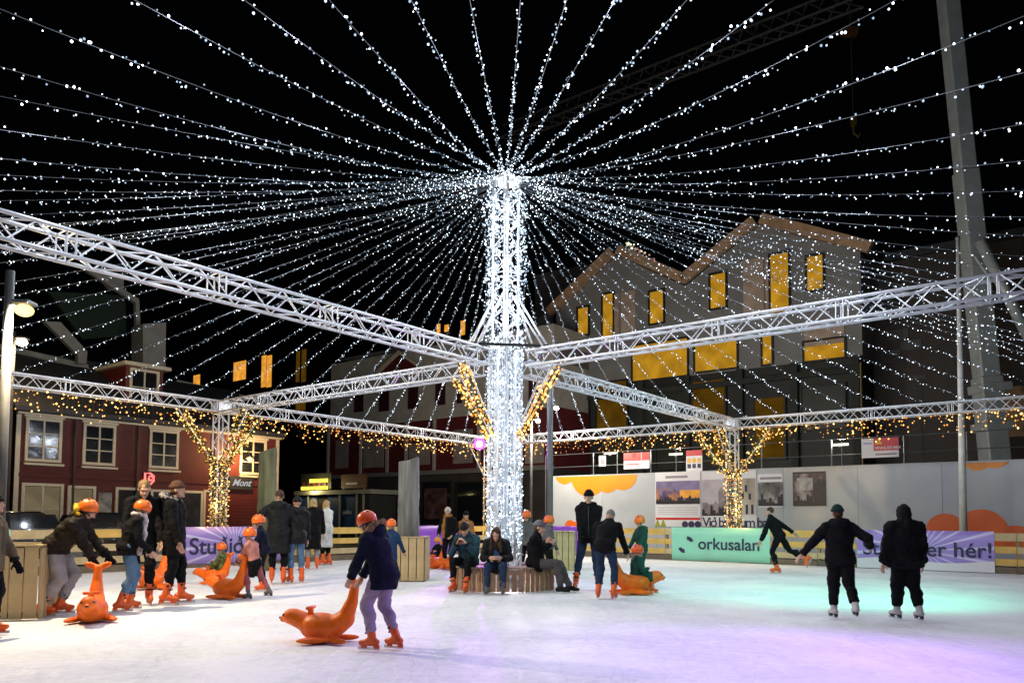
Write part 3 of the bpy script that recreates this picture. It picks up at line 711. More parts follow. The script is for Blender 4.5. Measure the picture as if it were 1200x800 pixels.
for r in ((30, 490, 71, 541), (97.5, 497, 134, 545), (175, 504, 208, 549)): F.window(r, 2, 3)
F.window((281, 515, 311, 556), 2, 3)
F.window((25, 566, 72, 626), 2, 2, name='door_window', pane=M_shop); F.window((79, 569, 110, 622), 1, 2, pane=M_shop)
F.window((135, 571, 172, 624), 1, 1); F.window((176, 574, 236, 626), 2, 1); F.window((238, 574, 262, 628), 1, 1, name='door_frame', pane=mat('red_door', (.16, .02, .015), .5))
x0, z0 = F.px(114, 606); x1, z1 = F.px(131, 577); F.slab('poster', x0, x1, z0, z1, .02, mat('grey_photo_print', (.3, .29, .28), .5, 0, .8, 3), .0)
for r in ((30, 490, 71, 541), (97.5, 497, 134, 545), (175, 504, 208, 549), (281, 515, 311, 556)):
    x0, z0 = F.px(r[0], r[3]); x1, _z = F.px(r[2], r[3]); F.slab('sill', x0 - .08, x1 + .08, z0 - .1, z0 - .02, .14, M_trim, 0); x0, z0 = F.px(r[0], r[1]); F.slab('head_board', x0 - .06, x1 + .06, F.px(r[2], r[1])[1] * .5 + z0 * .5 + .01, F.px(r[2], r[1])[1] * .5 + z0 * .5 + .1, .1, M_trim, 0)
for xx in (86, 160, 250): a_ = F.px(xx, 540)[0]; b = MB(); b.tube(F.P(a_, .1, .08), F.P(a_, zE - .02, .08), .04, n=8); b.build('downpipe', M_roof, t)
b = MB(); b.tube(F.P(bL - .2, zE + .12, .28), F.P(bR + .2, zE + .12, .28), .07, n=8); b.build('gutter', M_roof, t)
F.slab('plinth', bL, bR, -.03, .45, .06, M_gp0, 0); F.slab('belt_board', bL, bR, F.px(120, 562)[1], F.px(120, 562)[1] + .14, .06, M_red, 0)
# dormer on the roof
D2 = Face(t, None, HA + 1.6, 'a'); x0, z1 = D2.px(148, 428); x1, z0 = D2.px(190, 480)
D2.slab('dormer', x0, x1, zE + .6, z1, 2.6, M_red, -2.6); D2.slab('dormer_roof', x0 - .2, x1 + .2, z1, z1 + .15, 3, M_trim, -2.7)
F2 = D2; F2.window((152, 433, 185, 476), 2, 2)
# wall lamp on the red house
x, z = F.px(288, 538); t2 = thing('wall_lamp', 'lit wall lamp above the black script sign on the red house', 'lamp', F.P(x, z, .3))
b = MB(); b.path([F.P(x, z + .3, .0), F.P(x, z + .35, .25), F.P(x, z + .12, .3)], .015, 6); b.build('bracket', M_black, t2)
b = MB(); b.tube(F.P(x, z + .12, .3), F.P(x, z, .3), .04, .2, 12); b.build('lamp_shade', M_trim, t2)
b = MB(); b.ell(F.P(x, z, .3), (.08, .08, .07)); b.build('bulb', glow_mat('wall_lamp_bulb', (1, .7, .3), 30), t2, smooth=True)
point('wall_lamp_light', F.P(x - .5, z - .1, 1.0), 300, (1, .6, .24), .08, t2)
# black script sign
x0, z1 = F.px(267, 557); x1, z0 = F.px(294, 574); t2 = thing('shop_sign', 'black shop sign with white script on the red house', 'sign', F.P((x0 + x1) / 2, z0, .1))
F.slab('board', x0, x1, z0, z1, .06, M_black, .08, t2)
text('Mont', F.P(x0 + .12, z0 + .17, .15), V, Z3, .42, glow_mat('white_script_light', (1, 1, 1), .6), t2, shear=.45)
# neon mark
x, z = F.px(168, 567); t2 = thing('neon_sign', 'pink red neon letter sign on the red house', 'sign', F.P(x, z, .12))
sz = (F.px(168, 554)[1] - z); pts = [(0, 0), (0, sz), (.45 * sz, sz), (.8 * sz, .75 * sz), (.8 * sz, .3 * sz), (.5 * sz, 0), (.35 * sz, .05 * sz)]
b = MB(); b.path([F.P(x + u_, z + v_, .12) for u_, v_ in pts], .04, 6); b.build('neon_tube', M_neon, t2, smooth=True)
b = MB(); b.path([F.P(x + .52 * sz + .2 * sz * math.cos(a / 8 * 6.283), z + .55 * sz + .2 * sz * math.sin(a / 8 * 6.283), .12) for a in range(8)], .035, 6); b.build('neon_tube', M_neon, t2, smooth=True)
F.slab('backing', x - .05, x + .9 * sz, z - .05, z + sz + .08, .02, M_black, .02, t2)

# ---- things behind the red house: flat-roofed grey neighbour with duct and parapet
t = thing('grey_house', 'dim grey flat-roofed house with parapet and duct behind the red house', 'house', W(30, -10)); F = Face(t, None, 30, 'a')
M_gp = mat('pale_grey_parapet', (.34, .34, .33), .7, 0, .12, 2)
x0, z0 = F.px(-60, 445); x1, z1 = F.px(150, 430); F.slab('wall', x0, x1, -.03, z1, 6, M_dark, -6.0)
def quad(F, name, pts, m, th=.25, out=0.0, parent=None):
    q = [F.px(*p) for p in pts]; b = MB(); b.prism([(x, 0) if False else (x, z) for x, z in q], F.P(0, 0, out) , F.ex, Z3, F.N, th)
    return b.build(name, m, parent or F.root)
quad(F, 'parapet', [(-20, 400), (100, 428), (100, 434), (-20, 407)], M_gp, .3, .05)
quad(F, 'stair_parapet', [(45, 379), (64, 380), (95, 414), (94, 428), (84, 428), (84, 418)], M_gp, .3, .4)
quad(F, 'stack', [(153, 384), (180, 382), (179, 433), (153, 433)], M_gp, 1.2, .1)
quad(F, 'duct', [(92, 316), (98, 314), (158, 352), (160, 386), (155, 386), (154, 356)], M_gp, .25, .2)
quad(F, 'roof_panel', [(108, 315), (145, 322), (145, 342), (128, 338)], M_gp, .2, -.2)
quad(F, 'dark_awning', [(60, 340), (150, 345), (152, 392), (100, 396)], mat('dark_green_canvas', (.012, .03, .02), .8), .3, -.6)
quad(F, 'rail', [(205, 445), (312, 470), (312, 473), (205, 449)], M_gp, .12, .1); quad(F, 'vent_pipe', [(118, 428), (121, 428), (121, 490), (118, 490)], M_gp, .1, .5)
# ---- dark tower block with amber windows
t = thing('tower_block', 'dark tower block with a few amber windows far behind the left truss', 'building', W(60, 30)); F = Face(t, None, 62, 'b')
x0, z0 = F.px(150, 600); x1, z1 = F.px(384, 250); F.slab('wall', x0, x1, -.03, F.px(260, 330)[1], 14, M_dark, -14.0)
for r in ((274, 425, 288, 444), (307, 417, 311.5, 453), (313, 417, 318, 453), (347.5, 412, 351, 447), (354, 410, 358.5, 447), (347, 465, 358, 480), (262, 468, 272, 486), (227, 440, 234, 460)):
    F.hole(r, M_opane if r[0] < 340 else M_ypane2, 'window', .03, False)
for r in ((521, 381, 526, 388), (512, 380, 516, 391), (540, 376, 545, 392)): F.hole(r, M_opane, 'window', .03, False)
x0, z0 = F.px(470, 600); x1, z1 = F.px(560, 372); F.slab('rear_wing', x0, x1, -.03, z1, 10, M_dark, -10.0)

# ---- maroon gabled house in the middle
MB_ = 24.4
t = thing('maroon_house', 'maroon and grey gabled house behind the far rink corner', 'house', W(12, MB_)); F = Face(t, None, MB_, 'b')
x0 = F.px(386, 500)[0]; x1 = F.px(648, 500)[0]; zc = F.px(470, 556)[1]; zm = F.px(450, 496)[1]; zt = F.px(420, 421)[1]
F.slab('lower_wall', x0, x1, zc, zm, 9, M_maroon, -9.0); F.slab('upper_wall', x0 + .02, x1 - .02, zm, zt, 8.9, M_grey, -8.95)
F.slab('shop_floor', x0, x1, -.03, zc, 9, mat('dark_shop_wall', (.05, .045, .045), .6, 0, .3, 1), -9.05)
F.slab('cornice', x0 - .1, x1 + .1, zc - .1, zc + .18, .3, mat('grey_cornice', (.2, .19, .18), .6), 0)
F.slab('belt_course', x0 - .05, x1 + .05, zm - .08, zm + .1, .12, M_grey, 0)
quad(F, 'roof', [(386, 421), (452, 408), (482, 392), (520, 408), (648, 400), (648, 421)], mat('grey_roof_sheet', (.17, .16, .15), .7, 0, .2, 2), 5, -5.4)
quad(F, 'gable', [(441, 440), (470, 414), (502, 436)], M_maroon, .15, .05)
quad(F, 'gable_trim', [(437, 442), (470, 411), (471, 415), (442, 443)], M_trim, .12, .16); quad(F, 'gable_trim', [(470, 411), (507, 437), (503, 438), (470, 415)], M_trim, .12, .16)
for r in ((416, 460, 426, 482), (445, 456, 456, 481), (479, 452, 490, 478), (511, 450, 522, 474), (536, 448, 542, 472), (620, 446, 632, 470)): F.hole(r, mat('maroon_shutter', (.05, .01, .015), .5), 'window', .04, False)
M_blank = mat('grey_window_boarding', (.3, .26, .24), .7, 0, .15, 1.5)
for r in ((394, 516, 408, 548), (427, 514, 450, 547), (480, 520, 504, 544), (532, 504, 554, 542), (575, 512, 598, 542), (616, 512, 638, 542)): F.hole(r, M_blank, 'boarded_window', .05, False)
for xx in (384, 422, 453, 475, 508, 560, 605): a_, z_ = F.px(xx, 530); F.slab('pilaster', a_, a_ + .22, zc + .2, zm - .1, .1, M_grey, 0)
for r in ((495, 566, 528, 612), (536, 566, 566, 612), (575, 566, 612, 612)): F.hole(r, M_glass, 'shop_window')
x0, z1 = F.px(498, 572); x1, z0 = F.px(524, 608); F.slab('shop_poster', x0, x1, z0, z1, .02, mat('dim_shop_print', (.10, .05, .05), .5, 0, .9, 2), .05)

# ---- kiosk with blue panels under the yellow lit sign
KB = 17.5
t = thing('kiosk', 'market kiosk with blue panels and grey frame behind the fence', 'kiosk', W(9, KB)); F = Face(t, None, KB, 'b')
M_kf = mat('grey_kiosk_frame', (.24, .23, .2), .6); M_kb = mat('blue_kiosk_panel', (.015, .06, .16), .5, 0, .3, 2)
x0, z1 = F.px(350, 572); x1, z0 = F.px(432, 640); ztop = F.px(400, 574)[1]
F.slab('body', x0, x1, -.03, ztop - .3, 2, M_dark, -2.0); F.slab('roof_fascia', x0 - .2, x1 + .3, ztop - .25, ztop, 2.4, M_kf, -2.2)
for xa, xb in ((352, 361), (363, 372), (384, 398), (403, 418)):
    a_ = F.px(xa, 600)[0]; b_ = F.px(xb, 600)[0]; F.slab('panel', a_, b_, .4, ztop - .34, .03, M_kb, .01)
for xx in (350, 362, 399, 419, 427): a_ = F.px(xx, 600)[0]; F.slab('post', a_ - .05, a_ + .05, -.03, ztop - .25, .09, M_kf, .04)
a_, z_ = F.px(402, 602); text('gefins', F.P(a_, z_, .06), -U, Z3, .36, M_paper, t, shear=.3)
t2 = thing('lit_sign', 'yellow lit double bar sign above the kiosk roof', 'sign', F.P(*F.px(380, 574))); M_pk = mat('dull_red_board', (.16, .03, .03), .6)
x0, z1 = F.px(349, 557); x1, z0 = F.px(384, 574); F.slab('backboard', x0, x1, z0 + .1, z1 + .1, .06, M_dark, -.3, t2)
for r in ((360, 561, 381, 564.5), (350, 570, 381, 573)):
    xa, za = F.px(r[0], r[1]); xb, zb = F.px(r[2], r[3]); F.slab('light_bar', xa, xb, zb, za, .05, M_yneon, -.22, t2)
for i in range(5): xa, za = F.px(351 + i * 6.4, 569); xb, zb = F.px(353.5 + i * 6.4, 565); F.slab('candle', xa, xb, za, zb, .04, M_pk, -.22, t2)
t2 = thing('red_sign', 'dim red sign board on the roof of the kiosk', 'sign', F.P(*F.px(408, 574)))
x0, z1 = F.px(395, 556); x1, z0 = F.px(424, 571); F.slab('board', x0, x1, z0, z1, .08, mat('dim_red_board', (.10, .03, .02), .6, 0, .3, 3), -.4, t2)
x0, z1 = F.px(401, 565); x1, z0 = F.px(414, 567); F.slab('stripe', x0, x1, z0, z1, .02, M_paper, -.31, t2)
point('sign_lamp', F.P(F.px(372, 560)[0], F.px(372, 572)[1], .5), 120, (1, .8, .35), .1, t2)
for xx in (397, 421): a_, z_ = F.px(xx, 572); F.slab('leg', a_ - .03, a_ + .03, ztop, z_ + .1, .04, M_kf, -.4, t2)

# ---- twin-gabled building site house on the right
GB = 28.4
t = thing('gabled_building', 'unfinished twin-gabled grey building with amber lit openings', 'building', W(-5, GB)); F = Face(t, None, GB, 'b')
xa, ze = F.px(652, 364); xv, zv = F.px(803, 337.5); xr, zr = F.px(1008, 294); ze = (ze + zv + zr) / 3
xp1, zp1 = F.px(723, 299); xp2, zp2 = F.px(890, 264); zl = F.px(800, 441)[1]
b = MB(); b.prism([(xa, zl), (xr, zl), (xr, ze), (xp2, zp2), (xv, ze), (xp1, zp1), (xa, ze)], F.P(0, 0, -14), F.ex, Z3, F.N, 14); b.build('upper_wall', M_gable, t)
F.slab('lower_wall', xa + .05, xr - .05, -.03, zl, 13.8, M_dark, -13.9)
def roof_strip(x0, z0, x1, z1, m, name):
    d = Vector((x1 - x0, z1 - z0)); L = d.length; d /= L; n = Vector((-d.y, d.x)); n = n if n.y > 0 else -n
    b = MB(); b.prism([(x0, z0), (x1, z1), (x1 + n.x * .55, z1 + n.y * .55), (x0 + n.x * .55, z0 + n.y * .55)], F.P(0, 0, .05), F.ex, Z3, F.N, .35); b.build(name, m, t)
    b = MB(); b.prism([(x0 + n.x * .1, z0 + n.y * .1), (x1 + n.x * .1, z1 + n.y * .1), (x1 + n.x * .5, z1 + n.y * .5), (x0 + n.x * .5, z0 + n.y * .5)], F.P(0, 0, -14), F.ex, Z3, F.N, 14.04); b.build('roof', M_roof, t)
roof_strip(xa - .3, ze - .25, xp1 - .05, zp1, M_fascia, 'fascia'); roof_strip(xp1 + .05, zp1, xv - .05, ze + .1, M_fascia, 'fascia'); roof_strip(xv + .05, ze + .1, xp2 - .05, zp2, M_fascia, 'fascia'); roof_strip(xp2 + .05, zp2, xr + .4, ze - .2, M_fascia, 'fascia')
for r in ((678, 362, 690, 391), (707, 346, 719, 400), (762, 343, 778, 377), (833, 323, 851, 359), (903, 300, 925, 364), (946, 302, 965, 338), (742, 406, 806, 439), (815, 402, 864, 430), (894, 393, 905, 426), (943, 402, 990, 418)):
    F.hole(r, M_ypane, 'lit_window')
for r in ((720, 345, 726, 398), (728, 343, 745, 397), (871, 306, 896, 368), (897, 303, 902, 366), (943, 383, 990, 401)): F.hole(r, M_board, 'plywood_panel', .06, False)
for k, r in enumerate(((662, 455, 690, 500), (700, 450, 735, 500), (757, 455, 800, 505), (812, 448, 850, 500), (885, 468, 920, 536), (940, 455, 990, 500), (836, 505, 852, 540), (700, 510, 740, 545), (770, 520, 800, 548))):
    F.hole(r, M_ypane2 if k in (1, 3, 4, 6) else mat('unlit_opening', (.02, .026, .02), .5, 0, .3, 1), 'lower_window')
for xx in (655, 697, 752, 806, 868, 932, 1004): a_, z_ = F.px(xx, 480); F.slab('column', a_ - .18, a_ + .18, -.03, zl, .2, mat('site_concrete', (.028, .032, .028), .8, 0, .2, 1), 0)
for yy in (455, 505): a_, z_ = F.px(800, yy); F.slab('floor_edge', xa, xr, z_ - .15, z_ + .15, .25, mat('site_concrete', (.028, .032, .028), .8), .0)
xg, zg = F.px(757, 300)
# coloured fairy lights along the valley roof
bb = MB()
for i in range(46):
    f = i / 45; x = xp1 + .8 + (xv - xp1 - 1.2) * f; z = zp1 - .2 + (ze - zp1) * f + .75 + random.uniform(-.2, .2); bb.ico(F.P(x, z, .25), random.uniform(.05, .09))
bb.build('fairy_lights', bulb_mat('pink_led', ((1, .15, .3), (.7, 1, .6)), .3, 2), t, kind='stuff')
t = thing('grey_roofed_house', 'dim grey roofed house left of the twin gables', 'house', W(6, 33)); F = Face(t, None, 33, 'b')
quad(F, 'wall', [(618, 318), (724, 296), (724, 560), (618, 560)], mat('dim_slate', (.09, .09, .095), .8, 0, .2, 1), 4, -5); quad(F, 'end_wall', [(628, 380), (650, 362), (650, 560), (628, 560)], mat('pale_end_wall', (.2, .2, .2), .8), .3, .1)
t = thing('brown_building', 'dark brown boarded building right of the twin gables', 'building', W(-20, 30)); F = Face(t, None, 31, 'b')
x0, z0 = F.px(1012, 600); x1 = F.px(1330, 500)[0]; ztb = F.px(1080, 300)[1]; F.slab('wall', x0, x1, -.03, ztb, 12, M_brown, -12.0); F.slab('roof_edge', x0 - .3, x1, ztb, ztb + .4, 12.4, M_roof, -12.1)
for r in ((1040, 388, 1065, 396), (1055, 400, 1080, 408), (1042, 411, 1056, 415), (1070, 440, 1085, 443), (1030, 330, 1042, 348), (1160, 455, 1215, 510)): F.hole(r, M_fascia if r[0] > 1150 else mat('dim_louvre', (.08, .075, .07), .6), 'louvre', .05, False)
F2 = Face(t, None, 27.5, 'b'); x0, z1 = F2.px(1008, 425); x1, z0 = F2.px(1012, 560)
o = F2.slab('scaffold_pole', x0, x1, -.03, z1, .08, mat('yellow_pole_paint', (.3, .2, .02), .5), 0); o.parent = None; o.matrix_world = WM[o]; tag(o, 'slim yellow scaffold pole behind the red and white sign', 'pole')

# ---- white hoarding
HB = 15.5
M_hoard = mat('white_hoarding_panel', (.44, .46, .485), .24, 0, .08, .8, .12, 1.1)
t = thing('hoarding', 'long pale grey hoarding with orange cloud prints behind the right fence', 'hoarding', W(-2, HB)); F = Face(t, None, HB, 'b')
xs = F.px(648, 580)[0]; xe = F.px(1345, 580)[0]; zh = F.px(900, 548.5)[1]; n = round((xe - xs) / 2.44); st = (xe - xs) / n
for i in range(n): F.slab('panel', xs + i * st + .004, xs + (i + 1) * st - .004, .0, zh + random.uniform(-.006, .006), .05, M_hoard, -.05 + random.uniform(-.003, .003))
M_cloud = mat('orange_cloud_print', (.78, .25, .012), .4, 0, .08, 1); M_cloud2 = mat('deep_orange_cloud_print', (.75, .13, .02), .4, 0, .06, 1)
def cloud(F, circ, m, up=True, lim=None, parent=None):
    cs = []
    for (x, y, r) in circ: a_, z_ = F.px(x, y); r_ = abs(F.px(x + r, y)[0] - a_); cs.append((a_, z_, r_))
    x0 = min(c[0] - c[2] for c in cs); x1 = max(c[0] + c[2] for c in cs); base = lim; pts = []
    for i in range(81):
        x = x0 + (x1 - x0) * i / 80; h = None
        for a_, z_, r_ in cs:
            if abs(x - a_) < r_:
                y = z_ + (1 if up else -1) * math.sqrt(r_ * r_ - (x - a_) ** 2); h = y if h is None else (max(h, y) if up else min(h, y))
        if h is None: h = base
        pts.append((x, max(h, base + .001) if up else min(h, base - .001)))
    poly = [(x0, base)] + pts + [(x1, base)]
    b = MB(); b.prism(poly, F.P(0, 0, .006), F.ex, Z3, F.N, .004); return b.build('cloud_print', m, parent or F.root)
cloud(F, [(662, 553, 12), (690, 556, 22), (712, 560, 15), (730, 555, 17)], M_cloud, False, zh - .05)
cloud(F, [(1145, 536, 18), (1165, 530, 22), (1128, 530, 10)], M_cloud, False, zh - .06)
cloud(F, [(1108, 622, 24), (1150, 624, 33), (1190, 640, 30)], M_cloud2, True, .5)
cloud(F, [(668, 616, 6), (674, 618, 6)], M_cloud2, True, .9)
# posters
def photo_mat(name, cols, scale=3.0, seed=0.0):
    m = bpy.data.materials.new(name); m.use_nodes = True; nt = m.node_tree; b = nt.nodes['Principled BSDF']; b.inputs['Roughness'].default_value = .4
    tc = nt.nodes.new('ShaderNodeTexCoord'); mp = nt.nodes.new('ShaderNodeMapping'); mp.inputs['Location'].default_value = (seed, seed, seed); mp.inputs['Scale'].default_value = (1.6, 1.6, .8); nt.links.new(tc.outputs['Object'], mp.inputs[0])
    n = nt.nodes.new('ShaderNodeTexNoise'); n.inputs['Scale'].default_value = scale; n.inputs['Detail'].default_value = 7; nt.links.new(mp.outputs[0], n.inputs['Vector'])
    r = nt.nodes.new('ShaderNodeValToRGB'); k = len(cols)
    for i in range(k - 2): r.color_ramp.elements.new(.5)
    for i, c in enumerate(cols): r.color_ramp.elements[i].position = .3 + .4 * i / (k - 1); r.color_ramp.elements[i].color = (*c, 1)
    nt.links.new(n.outputs['Fac'], r.inputs[0]); nt.links.new(r.outputs[0], b.inputs['Base Color']); MATS[name] = m; return m
GPO = 'posters on the hoarding'
def poster(label, r, m, frame=.0):
    x0, z1 = F.px(r[0], r[1]); x1, z0 = F.px(r[2], r[3]); t_ = thing('poster', label, 'poster', F.P((x0 + x1) / 2, z0), 0, GPO)
    F.slab('sheet', x0, x1, z0, z1, .012, m, .008, t_); return t_, x0, x1, z0, z1
def inset(t_, r, m, out=.021, name='picture'):
    x0, z1 = F.px(r[0], r[1]); x1, z0 = F.px(r[2], r[3]); return F.slab(name, x0, x1, z0, z1, .004, m, out, t_)
ph_fire = photo_mat('sunset_market_photo', [(.03, .02, .06), (.12, .08, .16), (.5, .2, .06), (.8, .42, .05)], 1.6, 2)
ph_st = photo_mat('old_street_photo', [(.08, .05, .08), (.3, .22, .26), (.5, .42, .44)], 1.4, 5)
ph_bw = photo_mat('black_white_photo', [(.015, .012, .012), (.12, .11, .1), (.42, .4, .38)], 2.6, 8)
ph_bw2 = photo_mat('dark_sepia_photo', [(.02, .008, .008), (.09, .05, .05), (.4, .36, .34)], 2.0, 12)
M_rp = mat('red_print', (.55, .02, .02), .4, 0, .1, 2)
def skyline(t_, r, m, n, lo, hi, seed, out=.027, name='silhouette'):
    rd = random.Random(seed); x0, z1 = F.px(r[0], r[1]); x1, z0 = F.px(r[2], r[3]); h = z1 - z0; pts = [(x0, z0)]; x = x0
    for i in range(n):
        w_ = (x1 - x0) / n; q = z0 + h * rd.uniform(lo, hi); k = rd.random()
        pts += [(x0 + i * w_, q), (x0 + (i + .5) * w_, q + (h * .12 if k < .5 else 0)), (x0 + (i + .999) * w_, q)]
    pts.append((x1, z0)); b = MB(); b.prism(pts, F.P(0, 0, out), F.ex, Z3, F.N, .003); return b.build(name, m, t_)
M_ink = mat('black_ink_print', (.02, .014, .02), .4, 0, .4, 6); M_viol = mat('violet_sky_print', (.20, .16, .30), .4, 0, .3, 3); M_amb = mat('amber_sky_print', (.85, .36, .04), .4, 0, .25, 3); M_haze = mat('pale_sky_print', (.48, .42, .46), .4, 0, .15, 2); M_bld = mat('grey_house_print', (.26, .21, .23), .4, 0, .4, 5)
tp, *_ = poster('white poster with a fiery sunset picture left of the garlanded pillar', (768, 553.5, 821.5, 617), M_paper); inset(tp, (769, 564, 820.5, 590), M_viol); inset(tp, (797, 574, 820.5, 583), M_amb, .024, 'sunset_band'); skyline(tp, (769, 566, 797, 590), ph_fire, 7, .3, .8, 2); skyline(tp, (769, 570, 820.5, 590), M_ink, 16, .12, .42, 4, .031); inset(tp, (769, 606, 821, 609), M_rp, name='red_bar')
for k in range(4): inset(tp, (771, 594 + k * 2.7, 818, 594.8 + k * 2.7), mat('faint_text_print', (.5, .48, .5), .5), name='text_line')
inset(tp, (780, 557.5, 806, 559.5), mat('grey_text_print', (.25, .22, .25), .5), name='headline')
for k, xx in enumerate((771, 777.5)):
    xm, zb = F.px(xx, 616.5); b = MB(); b.prism([(xm - .12, zb), (xm + .12, zb), (xm, zb + .32)], F.P(0, 0, .021), F.ex, Z3, F.N, .004); b.build('triangle_mark', mat('olive_print', (.3, .3, .03), .5), tp)
for k, xx in enumerate((803, 810.5, 818)): xm, zb = F.px(xx, 614); b = MB(); b.tube(F.P(xm, zb, .02), F.P(xm, zb, .026), .13, n=16); b.build('round_mark', M_navyp, tp)
tp, *_ = poster('white poster with an old street picture behind the garlanded pillar', (822.5, 552.5, 887, 617), M_paper); inset(tp, (823, 562, 862, 604), M_haze); skyline(tp, (823, 566, 862, 604), M_bld, 6, .3, .75, 8, .025, 'old_houses'); skyline(tp, (823, 580, 862, 604), M_ink, 12, .05, .45, 9, .029); inset(tp, (864, 560.5, 886, 603), photo_mat('pale_house_photo', [(.25, .2, .15), (.5, .42, .33), (.62, .56, .46)], .8, 15))
for r in ((867, 590, 869.5, 601), (874, 591, 877, 602), (880.5, 591, 883.5, 602), (873, 568, 876, 576), (869, 576, 872, 584), (877.5, 578, 880.5, 585)): inset(tp, r, M_navyp, .026, 'dark_window_print')
xm, zb = F.px(823.5, 616.6); text('Við breytum bæn', F.P(xm, zb, .022), -U, Z3, .5, M_navyp, tp, space=.8)
tp, *_ = poster('small black and white photograph poster right of the garlanded pillar', (888, 555.5, 918, 594), M_paper); inset(tp, (888.5, 565, 918, 592.5), ph_bw); skyline(tp, (888.5, 570, 918, 592.5), M_ink, 9, .1, .6, 11, .026); inset(tp, (891, 559, 916, 561), mat('grey_text_print', (.25, .22, .25), .5), name='headline')
tp, *_ = poster('dark framed photograph poster on the hoarding above the runner', (929, 553, 968.5, 592.5), mat('dark_frame_print', (.015, .012, .012), .4)); inset(tp, (930, 555, 967.5, 590.5), ph_bw2); inset(tp, (934, 560, 953, 574), photo_mat('pale_print_patch', [(.2, .18, .17), (.5, .48, .46)], 5, 3), .026, 'pale_patch'); skyline(tp, (930, 572, 953, 590.5), M_ink, 6, .1, .7, 13, .031); skyline(tp, (953, 556, 967.5, 590.5), M_ink, 3, .7, .92, 14, .026)
# wire fence and site signs above the hoarding
FB = HB + .5; t = thing('site_fence', 'thin steel site fence rising above the hoarding', 'fence', W(-2, FB)); F = Face(t, None, FB, 'b')
zf = F.px(900, 519)[1]; xs = F.px(640, 560)[0]; xe = F.px(1345, 560)[0]
for z_ in (zf, zf - .55): b = MB(); b.tube(F.P(xs, z_), F.P(xe, z_), .018, n=6); b.build('rail', M_galv, t)
for xx in (640, 696, 724, 763, 793, 893, 975, 987, 1060, 1134, 1215): a_ = F.px(xx, 540)[0]; b = MB(); b.tube(F.P(a_, 0, .04), F.P(a_, zf, .04), .02, n=6); b.build('post', M_galv, t)
for xx, yy, lb in ((716, 531, 'lit tube work lamp above the orange cloud print'), (793, 532, 'lit tube work lamp left of the pictogram sign'), (985, 521, 'lit tube work lamp left of the red and white sign')):
    a_, z_ = F.px(xx, yy); tw_ = thing('work_lamp', lb, 'lamp', F.P(a_, z_, .1), 0, 'tube work lamps on the site fence')
    F.slab('tube', a_ - .28, a_ + .28, z_ - .04, z_ + .04, .06, glow_mat('work_lamp_tube', (1, .92, .75), 1.5), .06, tw_); F.slab('bracket', a_ - .06, a_ + .06, z_ - .09, z_ - .045, .05, M_galv, .05, tw_)
    point('work_lamp_light', F.P(a_, z_ + .12, -.2), 190, (1, .93, .8), .1, tw_)
GS = 'construction safety signs above the hoarding'
def site_sign(label, r, parts):
    x0, z1 = F.px(r[0], r[1]); x1, z0 = F.px(r[2], r[3]); t_ = thing('safety_sign', label, 'sign', F.P((x0 + x1) / 2, z0, .08), 0, GS)
    F.slab('board', x0, x1, z0, z1, .01, M_paper, .07, t_)
    for nm, u0, v0, u1, v1, m in parts: F.slab(nm, x0 + (x1 - x0) * u0, x0 + (x1 - x0) * u1, z0 + (z1 - z0) * v0, z0 + (z1 - z0) * v1, .003, m, .081, t_)
    return t_, x0, x1, z0, z1
M_yp = mat('yellow_print', (.75, .42, .03), .5)
site_sign('red and white safety sign above the fiery poster, left one', (732, 531, 762, 548.5), [('red_field', 0, .5, .68, 1, M_rp), ('red_field', .7, .5, 1, 1, M_rp), ('red_line', .05, .25, .6, .32, M_rp), ('yellow_mark', .35, .7, .5, .95, M_yp)])
s_ = site_sign('white pictogram safety sign with red head above the posters', (805, 528, 824, 552), [('red_head', 0, .74, 1, 1, M_rp)] + [('pictogram', .08 + .31 * i, .42 - .26 * j, .3 + .31 * i, .62 - .26 * j, M_yp if j == 0 else M_navyp) for i in range(3) for j in range(2)])
s_ = site_sign('red and white sign with a yellow triangle by the yellow pole', (1010, 514.5, 1054, 535), [('red_field', .33, .35, 1, 1, M_rp), ('text_line', .38, .12, .95, .2, mat('grey_text_print', (.25, .22, .25), .5)), ('blue_patch', .05, .7, .3, .8, mat('pale_violet_print', (.4, .35, .6), .5))])
text('VINNUSVÆÐI', F.P(s_[1] + (s_[2] - s_[1]) * .36, s_[3] + (s_[4] - s_[3]) * .42, .088), -U, Z3, .13, M_paper, s_[0])
xm = s_[1] + (s_[2] - s_[1]) * .47; zb = s_[3] + (s_[4] - s_[3]) * .68; b = MB(); b.prism([(xm - .12, zb), (xm + .12, zb), (xm, zb + .2)], F.P(0, 0, .085), F.ex, Z3, F.N, .003); b.build('triangle_mark', M_yp, s_[0])
s_ = site_sign('small grey notice on the site fence above the orange cloud', (703, 534, 711, 546), [('dark_mark', .2, .2, .8, .7, mat('grey_text_print', (.25, .22, .25), .5))])

